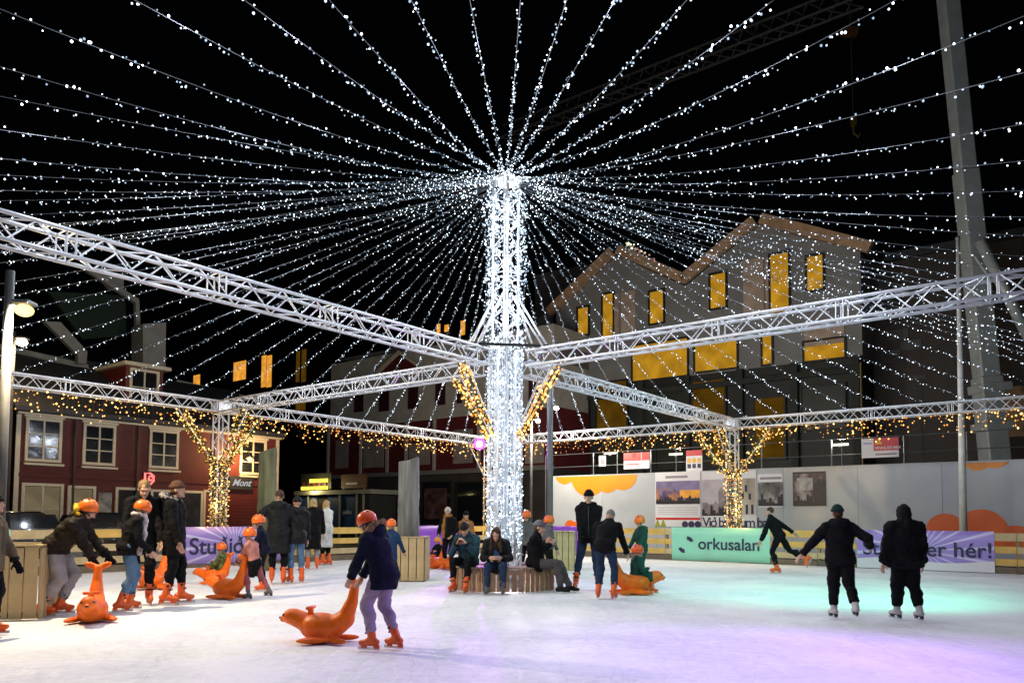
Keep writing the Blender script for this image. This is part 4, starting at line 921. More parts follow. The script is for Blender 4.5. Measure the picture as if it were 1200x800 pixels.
# ---- cranes
M_crane = mat('pale_crane_steel', (.55, .6, .6), .5, .2, .12, 1.5)
YC = 34
p0 = at_depth(1168, 560, YC); p1 = at_depth(1105, -60, YC); dz = (p1 - p0); p0 = p0 - dz * ((p0.z + .03) / dz.z)
t = thing('crane_boom', 'pale grey leaning crane boom rising behind the hoarding on the right', 'crane', p0); dn = (p1 - p0).normalized(); sx = dn.cross(Vector((0, 1, 0))).normalized(); sy = dn.cross(sx)
Lc = (p1 - p0).length; q = p0 + dn * (Lc * .28)
b = MB(); b.box((p0 + q) / 2, (.98, .9, (q - p0).length), sx, sy, dn); bevel(b.build('lower_boom', M_crane, t), .06)
q2 = p0 + dn * (Lc * .62); b = MB(); b.box((q + q2) / 2, (.86, .8, (q2 - q).length), sx, sy, dn); bevel(b.build('middle_boom', M_crane, t), .06)
b = MB(); b.box((q2 + p1) / 2, (.74, .68, (p1 - q2).length), sx, sy, dn); bevel(b.build('upper_boom', M_crane, t), .06)
for yy in (455, 500): c = at_depth(1160 + (yy - 455) * .08, yy, YC); b = MB(); b.box(c, (1.35, 1.2, .4), sx, sy, dn); bevel(b.build('collar', M_crane, t), .05)
a1 = at_depth(1148, 282, YC - .8); a2 = at_depth(1212, 408, YC - .8); b = MB(); b.tube(a1, a2, .24, n=10); b.build('ram', M_crane, t, smooth=True)
for s_ in (-1, 1): b = MB(); b.tube(at_depth(1150 + s_ * 8, 300, YC - .7), at_depth(1163, 330, YC - .7), .06); b.build('link', M_crane, t)
# far tower crane: dark lattice jib over the mast
M_jib = mat('dark_jib_steel', (.14, .14, .14), .6)
t = thing('tower_crane_jib', 'dim lattice jib of a tower crane crossing the black sky', 'crane', at_depth(800, 90, 60)); j0 = at_depth(590, 165, 70); j1 = at_depth(1010, 2, 52); d = j1 - j0; L = d.length; d.normalize(); s = d.cross(Z3).normalized(); u2 = s.cross(d)
cs = [s * .7, -s * .7, u2 * 1.5]
for c in cs: b = MB(); b.tube(j0 + c, j1 + c, .11, n=6); b.build('chord', M_jib, t)
n = 26
for i in range(n):
    for A, B in ((0, 1), (1, 2), (2, 0)):
        b_ = (j0 + d * (L * i / n) + cs[A], j0 + d * (L * (i + 1) / n) + cs[B]); b = MB(); b.tube(b_[0], b_[1], .06, n=5); b.build('brace', M_jib, t)
h0 = at_depth(996, 6, 52); h1 = at_depth(1000, 148, 52); b = MB(); b.tube(h0, h1, .03, n=5); b.build('hoist_rope', M_jib, t)
b = MB(); b.box(at_depth(995, 38, 52), (1.1, .5, .5)); b.build('trolley', mat('rust_trolley', (.2, .09, .03), .6), t); b = MB(); b.box(h1 + Z3 * .3, (.35, .3, .6)); b.path([h1, h1 - Z3 * .5, h1 - Z3 * .8 + X3 * .3, h1 - Z3 * .5 + X3 * .5], .08, 6); b.build('hook', mat('yellow_pole_paint', (.3, .2, .02), .5), t)

# ---- parked cars behind the left fence
M_car = mat('black_car_paint', (.012, .012, .014), .2, .2, .1, 2, coat=.6); M_tyre = mat('tyre_rubber', (.015, .015, .015), .8); M_rim = mat('alloy_rim', (.35, .36, .38), .3, .8)
def car(label, p, face, lit=False):
    t = thing('parked_car', label, 'car', p, face, 'cars parked before the red house'); prof = [(-2.1, .35), (-2.15, .75), (-1.95, .98), (-1.45, 1.08), (-.75, 1.48), (.55, 1.5), (1.25, 1.05), (1.95, .9), (2.15, .65), (2.1, .35)]
    b = MB(); n = len(prof); vs = []
    for y, k in ((-.85, 1), (-.62, 2), (.62, 2), (.85, 1)):
        for x, z in prof: vs.append(Vector((x, y, z if not (k == 1 and z > 1.1) else z)) if k == 2 or z < 1.1 else Vector((x, y * .82, z)))
    fs = [tuple(range(n)), tuple(range(3 * n, 4 * n))[::-1]] + [(r * n + i, r * n + (i + 1) % n, (r + 1) * n + (i + 1) % n, (r + 1) * n + i) for r in range(3) for i in range(n)]
    b.add(vs, fs); bevel(b.build('body', M_car, t, local=True, smooth=True), .05, 3)
    for sy_ in (-1, 1):
        for x0, x1 in ((-1.3, -.2), (-.1, 1.0)):
            b = MB(); q = [(x0 + .1, 1.06), (x1, 1.06), (x1 - .12 if x1 > .5 else x1, 1.42), (x0 + (.45 if x0 < -1 else .1), 1.42)]
            vs = [Vector((x, sy_ * (.865 if z < 1.1 else .735), z)) for x, z in q] + [Vector((x, sy_ * (.84 if z < 1.1 else .71), z)) for x, z in q]; b.add(vs, [(0, 1, 2, 3), (7, 6, 5, 4), (0, 4, 5, 1), (1, 5, 6, 2), (2, 6, 7, 3), (3, 7, 4, 0)]); b.build('side_window', M_glass, t, local=True)
        for x in (-1.35, 1.35):
            b = MB(); b.tube((x, sy_ * .68, .33), (x, sy_ * .9, .33), .33, n=18); w_ = b.build('wheel', M_tyre, t, local=True)
            b = MB(); b.tube((x, sy_ * .88, .33), (x, sy_ * .91, .33), .2, n=14); o = b.build('rim', M_rim, t, local=True)
        b = MB(); b.ell((2.08, sy_ * .6, .72), (.1, .18, .09)); b.build('headlight', glow_mat('headlight_glow', (1, .85, .5), 14) if lit and sy_ < 0 else M_rim, t, local=True)
        b = MB(); b.ell((-2.1, sy_ * .62, .8), (.06, .16, .1)); b.build('tail_light', M_rp, t, local=True)
q = W(13.6, on_a(8, 610, 13.6)[0], -.03); car('black car parked behind the fence at the left picture edge', q, math.atan2(V.y, V.x))
q = W(14.6, on_a(122, 610, 14.6)[0], -.03); car('black car with one lit headlight behind the helmeted skater', q, math.atan2(-V.y, -V.x) , True)

# ================================================================== ORANGE SEALS (skating aids)
def fold_tex(name, sc):
    tx = bpy.data.textures.new(name, 'CLOUDS'); tx.noise_scale = sc; tx.noise_depth = 2; return tx
TX_FOLD = fold_tex('cloth_folds', .16); TX_FINE = fold_tex('cloth_creases', .07); TX_PUFF = fold_tex('puffer_quilt', .11); TX_CREASE = fold_tex('small_creases', .045)
def organic(b, name, m, parent, voxel, smooth=4, disp=None):
    """overlapping closed shapes fused to one continuous surface"""
    o = b.build(name, m, parent, smooth=True, local=True)
    r = o.modifiers.new('fuse', 'REMESH'); r.mode = 'VOXEL'; r.voxel_size = voxel; r.use_smooth_shade = True
    if smooth: s = o.modifiers.new('soften', 'SMOOTH'); s.factor = .5; s.iterations = smooth
    if disp:
        d = o.modifiers.new('folds', 'DISPLACE'); d.texture = disp[0]; d.strength = disp[1] * 1.45; d.mid_level = .5; d.texture_coords = 'LOCAL'
        d = o.modifiers.new('creases', 'DISPLACE'); d.texture = TX_CREASE; d.strength = disp[1] * .55; d.mid_level = .5; d.texture_coords = 'LOCAL'
    return o
M_eye = mat('dark_eye', (.01, .01, .012), .2)
def seal(label, p, face, sc=1.0):
    t = thing('seal_skating_aid', label, 'skating aid', p, face, 'orange plastic seals on the ice'); b = MB(); v = lambda x, y, z: Vector((x, y, z)) * sc
    c = lambda p0, p1, r0, r1: b.cap(v(*p0), v(*p1), r0 * sc, r1 * sc)
    b.ell(v(0, .02, .19), (.205 * sc, .29 * sc, .185 * sc))                                   # chest and belly
    c((0, .2, .23), (0, .38, .30), .14, .115); b.ell(v(0, .42, .31), (.115 * sc, .13 * sc, .105 * sc)); c((0, .48, .29), (0, .55, .275), .07, .045)   # head, snout
    c((0, -.15, .2), (0, -.30, .3), .165, .125); c((0, -.30, .3), (0, -.39, .52), .125, .08); c((0, -.39, .52), (0, -.43, .74), .08, .055)                 # tail rising
    for s in (-1, 1):
        b.ell(v(s * .085, -.455, .775), (.11 * sc, .035 * sc, .05 * sc), (Vector((.93, 0, s * .36)), Y3, Vector((-s * .36, 0, .93))))                  # tail fin
        b.ell(v(s * .22, .02, .055), (.075 * sc, .22 * sc, .04 * sc), (Vector((.88, -s * .47, 0)), Vector((s * .47, .88, 0)), Z3))                      # flippers
        b.ell(v(s * .15, -.24, .05), (.06 * sc, .19 * sc, .04 * sc), (Vector((.95, s * .3, 0)), Vector((-s * .3, .95, 0)), Z3))
    organic(b, 'body', M_orange, t, .014, 5)
    b = MB(); b.tube(v(0, .17, .33), v(0, .17, .43), .035 * sc, .04 * sc, 10); b.cap(v(-.09, .17, .43), v(.09, .17, .43), .024 * sc); b.build('handle', M_orange, t, local=True, smooth=True)
    for s in (-1, 1): b = MB(); b.ell(v(s * .075, .505, .335), (.017 * sc,) * 3); b.build('eye', M_eye, t, local=True, smooth=True)
    b = MB(); b.ell(v(0, .592, .29), (.022 * sc, .014 * sc, .015 * sc)); b.build('nose', M_eye, t, local=True, smooth=True)
    return t

# ================================================================== PEOPLE
def cloth(name, col, rough=.8, bump=.25, var=.18): return mat(name, col, rough, 0, var, 7, bump, 60, spec=.12)
K_black = cloth('black_cloth', (.006, .006, .0075)); K_navy = cloth('navy_parka_cloth', (.007, .009, .026)); K_brown = cloth('brown_black_puffer', (.018, .013, .010), .6)
K_lav = cloth('lavender_trousers', (.33, .24, .36)); K_grey = cloth('light_grey_trousers', (.30, .30, .33)); K_jean = cloth('blue_jeans', (.10, .18, .30)); K_djean = cloth('dark_jeans', (.022, .04, .085))
K_char = cloth('charcoal_puffer', (.014, .015, .018), .6); K_white = cloth('white_coat_cloth', (.62, .6, .58)); K_pink = cloth('pink_jacket', (.55, .22, .19)); K_camo = mat('camouflage_suit', (.10, .13, .035), .8, 0, .95, 22, .3, 60)
K_teal = cloth('teal_jacket', (.022, .06, .08)); K_dgreen = cloth('dark_green_suit', (.012, .06, .05)); K_gtrs = cloth('grey_brown_trousers', (.09, .08, .085)); K_ora = cloth('tan_orange_jacket', (.34, .14, .04)); K_blue = cloth('blue_sweater', (.05, .17, .45)); K_bluej = cloth('blue_child_jacket', (.02, .05, .12))
K_olive = cloth('olive_brown_jacket', (.10, .075, .05)); K_scarf = photo_mat('plaid_scarf_cloth', [(.05, .04, .05), (.5, .42, .44), (.62, .56, .56)], 14, 1)
K_fur = cloth('tan_fur', (.28, .17, .10), .9, .8, .5); K_gfur = cloth('grey_fur', (.22, .21, .2), .9, .8, .5); K_hair_b = cloth('brown_hair', (.07, .04, .025), .6, .5); K_hair_y = cloth('blonde_hair', (.5, .34, .16), .55, .5); K_hair_g = cloth('grey_hair', (.2, .19, .18), .6, .5); K_hair_d = cloth('sandy_hair', (.22, .14, .07), .6, .5)
K_boot = cloth('black_boot', (.015, .015, .016), .5); K_shoe = cloth('grey_shoe', (.12, .12, .13), .6); K_cream = cloth('cream_knit', (.6, .48, .42)); K_brk = cloth('brown_knit', (.09, .045, .03)); K_red = cloth('red_tights', (.35, .1, .12)); K_yel = cloth('yellow_hood', (.6, .36, .03)); K_lip = mat('lip', (.42, .17, .14), .5); K_wskate = cloth('white_skate_leather', (.55, .5, .52), .4)
M_zip = mat('zip_metal', (.03, .03, .032), .5); M_cuff = cloth('ribbed_cuff', (.012, .012, .014), .9, .5)
def rotx(v, a): c, s = math.cos(a), math.sin(a); return Vector((v.x, v.y * c - v.z * s, v.y * s + v.z * c))
def ik(a, b, l1, l2, pole):
    d = b - a; L = min(d.length, (l1 + l2) * .999); dn = d.normalized(); b2 = a + dn * L
    x = (l1 * l1 - l2 * l2 + L * L) / (2 * L); h = math.sqrt(max(0, l1 * l1 - x * x)); p = pole - dn * pole.dot(dn); p = p.normalized() if p.length > 1e-4 else perp(dn)[0]
    return a + dn * x + p * h, b2
def hand_caps(b, w_, d, side, nrm, k, curl=.5):
    """palm, four unequal bent fingers and a thumb; d = direction of the forearm"""
    d = d.normalized(); n = (nrm - d * nrm.dot(d)).normalized(); s = d.cross(n)
    pc = w_ + d * .05 * k; b.ell(pc, (.04 * k, .052 * k, .019 * k), (s, d, n))
    for i, L in enumerate((.062, .072, .068, .052)):
        o = pc + s * ((i - 1.5) * .021 * k) + d * .042 * k; a1 = o + (d * math.cos(curl * .6) + n * math.sin(curl * .6)) * L * .55 * k; a2 = a1 + (d * math.cos(curl * 1.7) + n * math.sin(curl * 1.7)) * L * .5 * k
        b.cap(o, a1, .0095 * k, .009 * k, 8); b.cap(a1, a2, .009 * k, .0078 * k, 8)
    o = pc + s * (-side * .034 * k) - d * .02 * k; a1 = o + (s * (-side * .7) + d * .6 + n * .3).normalized() * .036 * k; a2 = a1 + (d * .85 + n * .45 - s * side * .1).normalized() * .03 * k
    b.cap(o, a1, .012 * k, .0105 * k, 8); b.cap(a1, a2, .0105 * k, .009 * k, 8)
def person(label, px, py, top, face, jacket=K_black, trousers=K_black, hat=None, hatm=None, hair=None, hairlen=0, shoes='skate', shoem=None, gloves=None, lean=0, feet=((-.1, 0, 0), (.1, 0, 0)), hip=None,
           hands=((-.28, .06, .8), (.28, .06, .8)), headyaw=0, headpitch=0, hem=.14, bulk=1.0, legw=1.0, hood=None, fur=None, scarf=None, scarfm=None, cuffs=None, child=0.0, vox=.017, base=None, height=None, puff=False, z0=0.0, knee=None, group='skaters on the rink', extra=None, twist=0):
    p = Vector(base) if base is not None else gp(px, py); bulk *= 1.1; legw *= 1.1
    sk = .075 if shoes == 'skate' else .02                       # sole above the ice
    hs = 1 + .38 * child                                         # children have larger heads
    hipz = (hip if hip is not None else .95 - .0018 * abs(lean)) + sk
    ln = -R(lean)
    sp = lambda x, y, z: Vector((0, 0, hipz)) + rotx(Vector((x, y, z)), ln)
    neck = sp(0, .01, .535); hd = R(headpitch)
    hl = ln * .45 - hd; headc = neck + rotx(Vector((0, .035, .135 * hs)), hl)
    topz = headc.z + (.125 * hs) + (.035 if hat in ('helmet', 'beanie', 'hood') else .0)
    if height: S = height / (1.76 + sk)
    else:
        d_ = ray(px, top); q = EYE + d_ * (p.y / d_.y); S = (q.z - p.z - z0) / topz
    t = thing('person', label, 'person', p + Z3 * z0, face, group)
    v = lambda q: q * S
    fz = Matrix.Rotation(R(headyaw), 3, 'Z')
    def H(x, y, z): return headc + rotx(fz @ Vector((x, y, z)) * hs, hl)   # head-local
    hx = (rotx(fz @ Vector((1, 0, 0)), hl), rotx(fz @ Vector((0, 1, 0)), hl), rotx(fz @ Vector((0, 0, 1)), hl))
    tw = Matrix.Rotation(R(twist), 3, 'Z')
    def T(x, y, z): return sp(*(tw @ Vector((x, y, z))))
    sw = .168 * (1 + (bulk - 1) * .45); sh = [T(-sw, .0, .44), T(sw, .0, .44)]; hj = [Vector((-.09, 0, hipz)), Vector((.09, 0, hipz))]
    ft = [Vector((f[0], f[1], f[2] + .085 + sk)) for f in feet]
    legs = []; arms = []
    for i in (0, 1):
        kp = Vector(knee[i]) if knee else Vector(((-.15, .15)[i] * .6, 1, .15))
        legs.append((hj[i], *ik(hj[i], ft[i], .445, .43, kp)))
        el, wr = ik(sh[i], Vector(hands[i]), .30, .27, Vector(((-.7, .7)[i], -.8, -.6))); arms.append((sh[i], el, wr))
    # ---- body: one continuous skin surface
    b = MB()
    b.ell(v(H(0, -.012, .025)), (.074 * hs * S, .094 * hs * S, .098 * hs * S), hx); b.ell(v(H(0, .028, -.045)), (.056 * hs * S, .062 * hs * S, .074 * hs * S), hx)
    b.cap(v(H(0, .086, .0)), v(H(0, .104, -.028)), .011 * hs * S, .016 * hs * S); b.cap(v(H(-.03, .078, .028)), v(H(.03, .078, .028)), .015 * hs * S); b.ell(v(H(0, .078, -.095)), (.026 * hs * S, .02 * hs * S, .018 * hs * S), hx)
    for s in (-1, 1): b.ell(v(H(s * .076, -.005, -.01)), (.012 * hs * S, .022 * hs * S, .032 * hs * S), hx)
    b.cap(v(neck - (headc - neck) * .3), v(headc), .052 * S, .05 * S); b.cap(v(sp(0, 0, 0)), v(neck), .06 * S)
    for i in (0, 1):
        b.cap(v(T(0, 0, .45)), v(sh[i]), .045 * S); b.cap(v(arms[i][0]), v(arms[i][1]), .035 * S); b.cap(v(arms[i][1]), v(arms[i][2]), .032 * S, .027 * S)
        b.cap(v(sp(0, 0, .03)), v(hj[i]), .06 * S); b.cap(v(legs[i][0]), v(legs[i][1]), .05 * S, .04 * S); b.cap(v(legs[i][1]), v(legs[i][2]), .04 * S, .032 * S)
        if gloves is None:
            fd = (arms[i][2] - arms[i][1]); hand_caps(b, v(arms[i][2]), fd, (-1, 1)[i], Vector(((1, -1)[i], .3, 0)), S * 1.08)
    organic(b, 'body', M_skin, t, max(.0095, vox * .62), 1)
    for s in (-1, 1):
        b = MB(); b.ell(v(H(s * .031, .083, .008)), (.0085 * hs * S, .006 * hs * S, .006 * hs * S), hx, 8, 6); b.build('eye', M_eye, t, local=True, smooth=True)
    b = MB(); b.ell(v(H(0, .092, -.062)), (.022 * hs * S, .008 * hs * S, .008 * hs * S), hx, 8, 6); b.build('mouth', K_lip, t, local=True, smooth=True)
    if gloves is not None:
        for i in (0, 1):
            b = MB(); fd = (arms[i][2] - arms[i][1]); hand_caps(b, v(arms[i][2]), fd, (-1, 1)[i], Vector(((1, -1)[i], .3, 0)), S * 1.2); b.cap(v(arms[i][2] - fd.normalized() * .05), v(arms[i][2] + fd.normalized() * .02), .04 * S)
            organic(b, 'glove', gloves, t, .0095, 1)
    # ---- jacket
    b = MB(); B = bulk; rings = []
    long = hem > .3
    prof = [(-hem, .172 + .05 * (hem if long else .06), .125 + .04 * (hem if long else .06)), (-hem * .55, .172, .132), (.02, .166, .125), (.14, .158, .118), (.28, .172, .13), (.38, .172, .125), (.45, .135, .1), (.51, .085, .075), (.565, .07, .066)]
    for z, rx, ry in prof:
        if z < 0:                                               # skirt of the jacket hangs between pelvis and the thighs
            kn = (legs[0][1] + legs[1][1]) / 2; hp = Vector((0, 0, hipz)); dirn = (kn - hp).normalized() if hip is not None and hip < .75 else Vector((0, (kn - hp).y * .5, -1)).normalized()
            c = hp + dirn * (-z); ax, ay = Vector((rx * B, 0, 0)), Vector((0, ry * B, 0)) if abs(dirn.z) > .6 else Vector((0, 0, ry * B))
        else:
            c = sp(0, 0, z); m3 = Matrix.Rotation(R(twist) * min(1, z / .4), 3, 'Z'); ax = rotx(m3 @ Vector((rx * B, 0, 0)), ln); ay = rotx(m3 @ Vector((0, ry * B, 0)), ln)
        rings.append((v(c), ax * S, ay * S))
    b.loft(rings, 20); b.ell(v(Vector((0, -.012, hipz + .02))), (.178 * B * S, (.148 - .0007 * lean) * (1 + (B - 1) * .5) * S, .15 * S))
    if hem > .12: b.ell(v(Vector((0, -.012, hipz - .05))), (.18 * B * S, .148 * B * S, .13 * S))
    for i in (0, 1):
        a0, a1, a2 = arms[i]; b.cap(v(T((-1, 1)[i] * .03, 0, .505)), v(a0), .062 * B * S, .07 * B * S); b.cap(v(a0), v(a1), .071 * B * S, .06 * B * S); b.cap(v(a1), v(a2 - (a2 - a1).normalized() * .05), .064 * B * S, .05 * B * S)
    if hood == 'down':
        b.ell(v(sp(0, -.1, .5)), (.14 * S, .085 * S, .085 * S)); b.cap(v(sp(-.1, -.02, .53)), v(sp(.1, -.02, .53)), .06 * S)
    elif hood == 'up':
        b.ell(v(H(0, -.025, .02)), (.112 * hs * S, .122 * hs * S, .14 * hs * S), hx); b.cap(v(H(0, -.05, -.06)), v(sp(0, -.05, .48)), .1 * S, .12 * S)
    else:
        b.cap(v(sp(-.045, .0, .55)), v(sp(.045, .0, .55)), .062 * S)
    organic(b, 'jacket', jacket, t, vox, 3, (TX_PUFF if puff else TX_FOLD, (.038 if puff else .033) * S))
    b = MB(); zp = [v(sp(0, y_ * B + .012, z_)) for z_, y_ in ((.02, .125), (.14, .118), (.28, .13), (.40, .122), (.5, .085))]; b.path(zp, .006 * S, 5); b.build('zip', M_zip, t, local=True)
    for i in (0, 1):
        a1, a2 = arms[i][1], arms[i][2]; dd = (a2 - a1).normalized(); b = MB(); b.tube(v(a2 - dd * .045), v(a2 - dd * .005), .05 * B * S, .047 * B * S, 14); b.build('cuff', M_cuff, t, local=True, smooth=True)
    if hood == 'down' and fur is not None or (hood == 'up' and fur is not None):
        b = MB()
        for i in range(13):
            a = math.pi * 2 * i / 13
            c = sp(.15 * math.cos(a), -.07 + .11 * math.sin(a), .55 + .05 * math.sin(a) * -1) if hood == 'down' else H(.1 * math.cos(a), .07, .11 * math.sin(a))
            b.ell(v(c), (.042 * S, .042 * S, .04 * S))
        organic(b, 'fur_trim', fur, t, .012, 1, (TX_FINE, .05 * S))
    # ---- trousers
    b = MB(); b.ell(v(Vector((0, -.01, hipz + .02))), (.165 * S, .125 * S, .14 * S))
    for i in (0, 1):
        a0, a1, a2 = legs[i]; b.cap(v(a0), v(a1), .098 * S * legw, .07 * S * legw); b.cap(v(a1 ), v(a2 + (a1 - a2).normalized() * (.12 if shoes == 'skate' else .04)), .07 * S * legw, .056 * S * legw); m_ = a1.lerp(a2, .35); b.ell(v(m_ - Vector((0, .012, 0))), (.066 * S * legw, .07 * S * legw, .1 * S))
    organic(b, 'trousers', trousers, t, vox, 3, (TX_FOLD, .035 * S))
    # ---- footwear
    for i in (0, 1):
        kn, an = legs[i][1], legs[i][2]; up = (kn - an).normalized(); f = Vector((0, 1, 0)); f = (f - up * f.dot(up)).normalized()
        if f.y < .2: f = Vector((0, 1, 0))
        lift = feet[i][2] > .12
        if not lift and abs(up.z) > .4: f = Vector(((-.12, .12)[i], 1, 0)).normalized(); dn = Vector((0, 0, -1))
        else: dn = -up
        an2 = an; b = MB(); kk = .9 + .1
        b.cap(v(an2 + up * .14), v(an2 + up * .0), .062 * S, .056 * S); b.cap(v(an2 + dn * .04 - f * .055), v(an2 + dn * .035 + f * .06), .046 * S, .046 * S); b.cap(v(an2 + dn * .045 + f * .06), v(an2 + dn * .055 + f * .155), .044 * S, .034 * S)
        if shoes == 'skate':
            o = organic(b, 'skate_boot', shoem or M_skate, t, .011, 2)
            bb = MB(); e1 = f; e2 = dn.cross(f).normalized()
            bb.box(v(an2 + dn * .125 + f * .045), (.30 * S, .005, .035 * S), e1, e2, -dn); w1 = bb.build('blade', M_steel, t, local=True); w1.parent = o; w1.matrix_basis = WM[o].inverted() @ WM[w1]
            bb = MB()
            for off in (-.06, .11): bb.box(v(an2 + dn * .1 + f * off), (.07 * S, .03 * S, .045 * S), e1, e2, -dn)
            bb.box(v(an2 + dn * .083 + f * .04), (.25 * S, .045 * S, .016 * S), e1, e2, -dn); w1 = bb.build('blade_holder', M_black if shoem else M_skate, t, local=True); w1.parent = o; w1.matrix_basis = WM[o].inverted() @ WM[w1]
            bb = MB(); bb.cap(v(an2 + up * .07 + f * .058 - e2 * .04), v(an2 + up * .07 + f * .058 + e2 * .04), .012 * S); bb.cap(v(an2 + up * .13 - e2 * .055 + f * .02), v(an2 + up * .13 + e2 * .055 + f * .02), .02 * S); w1 = bb.build('buckle', M_black, t, local=True, smooth=True); w1.parent = o; w1.matrix_basis = WM[o].inverted() @ WM[w1]
        else: organic(b, 'boot' if shoem is K_boot else 'shoe', shoem or K_boot, t, .011, 2)
    # ---- hair, hats
    if hair is not None:
        b = MB()
        if hat not in ('helmet', 'beanie', 'cap', 'hood'): b.ell(v(H(0, -.022, .045)), (.085 * hs * S, .095 * hs * S, .09 * hs * S), hx)
        else: b.ell(v(H(0, -.035, .0)), (.08 * hs * S, .08 * hs * S, .09 * hs * S), hx)
        if hairlen:
            for s in (-1, 0, 1): b.cap(v(H(s * .05, -.05, 0)), v(H(s * .06, -.085 - abs(s) * -.04, -.02) - Z3 * hairlen), .05 * S, .032 * S)
            for s in (-1, 1): b.cap(v(H(s * .08, .0, .02)), v(H(s * .098, .035, -.02) - Z3 * hairlen * .9), .02 * S, .02 * S)
        organic(b, 'hair', hair, t, .012, 1, (TX_FINE, .02 * S))
    if hat == 'helmet':
        b = MB(); m_ = hatm or M_helm; rings = []; n = 9
        for j in range(n + 1):
            a = R(-26 + 114 * j / n); r = math.cos(a) ** .9; rings.append((v(H(0, -.012, .022 + .13 * math.sin(a))), hx[0] * (.111 * r * hs * S), hx[1] * (.136 * r * hs * S)))
        b.loft(rings, 22); o = b.build('helmet', m_, t, local=True, smooth=True)
        bb = MB()
        for sx_ in (-1, 0, 1):
            for yy, zz_ in ((-.07, .115), (.0, .142), (.065, .112)):
                rr = 1 if sx_ == 0 else .9; bb.ell(v(H(sx_ * .05, yy - .008, .03 + (zz_ - .022) * rr)), (.009 * hs * S, .022 * hs * S, .012 * hs * S), hx, 8, 5)
        w1 = bb.build('vents', M_eye, t, local=True, smooth=True); w1.parent = o; w1.matrix_basis = WM[o].inverted() @ WM[w1]; w1['kind'] = 'stuff'
        bb = MB(); bb.path([v(H(-.088, .01, .0)), v(H(-.07, .03, -.07)), v(H(0, .05, -.118)), v(H(.07, .03, -.07)), v(H(.088, .01, .0))], .006 * S, 5); w1 = bb.build('chin_strap', M_black, t, local=True); w1.parent = o; w1.matrix_basis = WM[o].inverted() @ WM[w1]
        bb = MB(); rg = [(v(H(0, -.012, -.037 + .012 * j)), hx[0] * ((.101 + .003 * j) * hs * S), hx[1] * ((.125 + .003 * j) * hs * S)) for j in (0, 1)]; bb.loft(rg, 22); w1 = bb.build('rim', M_black, t, local=True, smooth=True); w1.parent = o; w1.matrix_basis = WM[o].inverted() @ WM[w1]
    elif hat == 'beanie':
        b = MB(); rings = []
        for j in range(9):
            a = R(-5 + 92 * j / 8); r = math.cos(a); rings.append((v(H(0, -.018, .035 + .112 * math.sin(a))), hx[0] * (.09 * r * hs * S), hx[1] * (.11 * r * hs * S)))
        b.loft(rings, 20); b.loft([(v(H(0, -.018, z_)), hx[0] * (r_ * hs * S), hx[1] * ((r_ + .02) * hs * S)) for z_, r_ in ((.02, .088), (.026, .096), (.062, .097), (.07, .09))], 20); o = b.build('beanie', hatm or K_black, t, local=True, smooth=True)
    elif hat == 'cap':
        b = MB(); rings = []
        for j in range(8):
            a = R(-3 + 90 * j / 7); r = math.cos(a); rings.append((v(H(0, -.015, .04 + .09 * math.sin(a))), hx[0] * (.09 * r * hs * S), hx[1] * (.108 * r * hs * S)))
        b.loft(rings, 20); b.ell(v(H(0, .115, .045)), (.07 * S, .06 * S, .009 * S), hx); b.build('cap', hatm or K_black, t, local=True, smooth=True)
    if scarf is not None:
        b = MB()
        for i in range(10): a = 2 * math.pi * i / 10; b.ell(v(sp(.085 * math.cos(a), .02 + .085 * math.sin(a), .56)), (.045 * S, .045 * S, .04 * S))
        b.cap(v(sp(.06, .13, .5)), v(sp(.1, .16, .08)), .045 * S, .05 * S); b.cap(v(sp(.1, .16, .3)), v(sp(.11, .165, -.02)), .05 * S, .05 * S); organic(b, 'scarf', scarf, t, .013, 2, (TX_FINE, .02 * S))
    if cuffs is not None: pass
    if extra: extra(t, v, H, sp, arms, S)
    return t

D = R
stand = ((-.11, .03, 0), (.11, -.03, 0))
# ---- front pair
seal('orange seal pushed by the front boy in lavender trousers', gp(378, 752), D(78), .86)
person('boy in navy fur-hooded parka, lavender trousers and red helmet pushing a seal', 449, 762, 597, D(68), K_navy, K_lav, 'helmet', M_helmr, lean=20, hands=((-.12, .46, .80), (.1, .44, .82)), feet=((-.1, .1, 0), (.12, -.12, 0)), hem=.22, bulk=1.12, legw=1.12, hood='down', fur=K_fur, headpitch=12, vox=.014, hair=K_hair_b)
# ---- left group
seal('orange seal seen head-on before the skater in grey trousers', gp(108, 729), D(-158), .9)
person('skater in brown puffer jacket, grey trousers and orange helmet bending over a seal', 61, 721, 583, D(-78), K_brown, K_grey, 'helmet', M_helm, lean=42, hands=((-.16, .62, .82), (.14, .56, .74)), feet=((-.1, .06, 0), (.12, -.1, 0)), hem=.1, bulk=1.2, legw=1.2, gloves=K_black, puff=True, hood='down', fur=K_yel, headpitch=-12, vox=.014, hair=K_hair_b)
person('skater in black jacket, ripped blue jeans and plaid scarf', 147, 716, 584, D(-58), K_black, K_jean, 'helmet', M_helm, lean=14, hands=((-.22, .3, .95), (.2, .32, .95)), feet=((-.14, .06, 0), (.13, -.1, 0)), hem=.1, bulk=1.08, scarf=K_scarf, headyaw=-20, headpitch=8, vox=.014, hair=K_hair_y)
person('bare-headed man in black behind the skater with plaid scarf', 164, 709, 563, D(-150), K_black, K_black, None, hair=K_hair_d, hands=((-.24, .2, .85), (.24, .22, .85)), feet=stand, hem=.16, headpitch=28, vox=.016)
person('tall man in black fur-hooded parka and brown beanie facing right', 201, 708, 561, D(-82), K_black, K_black, 'beanie', K_brk, hair=K_hair_b, hands=((-.27, .05, .82), (.26, .18, .82)), feet=((-.12, .1, 0), (.12, -.05, 0)), hem=.3, bulk=1.12, hood='down', fur=K_gfur, headyaw=-8, vox=.014)
seal('orange seal standing upright behind the tall man in the parka', gp(178, 690), D(170), .95)
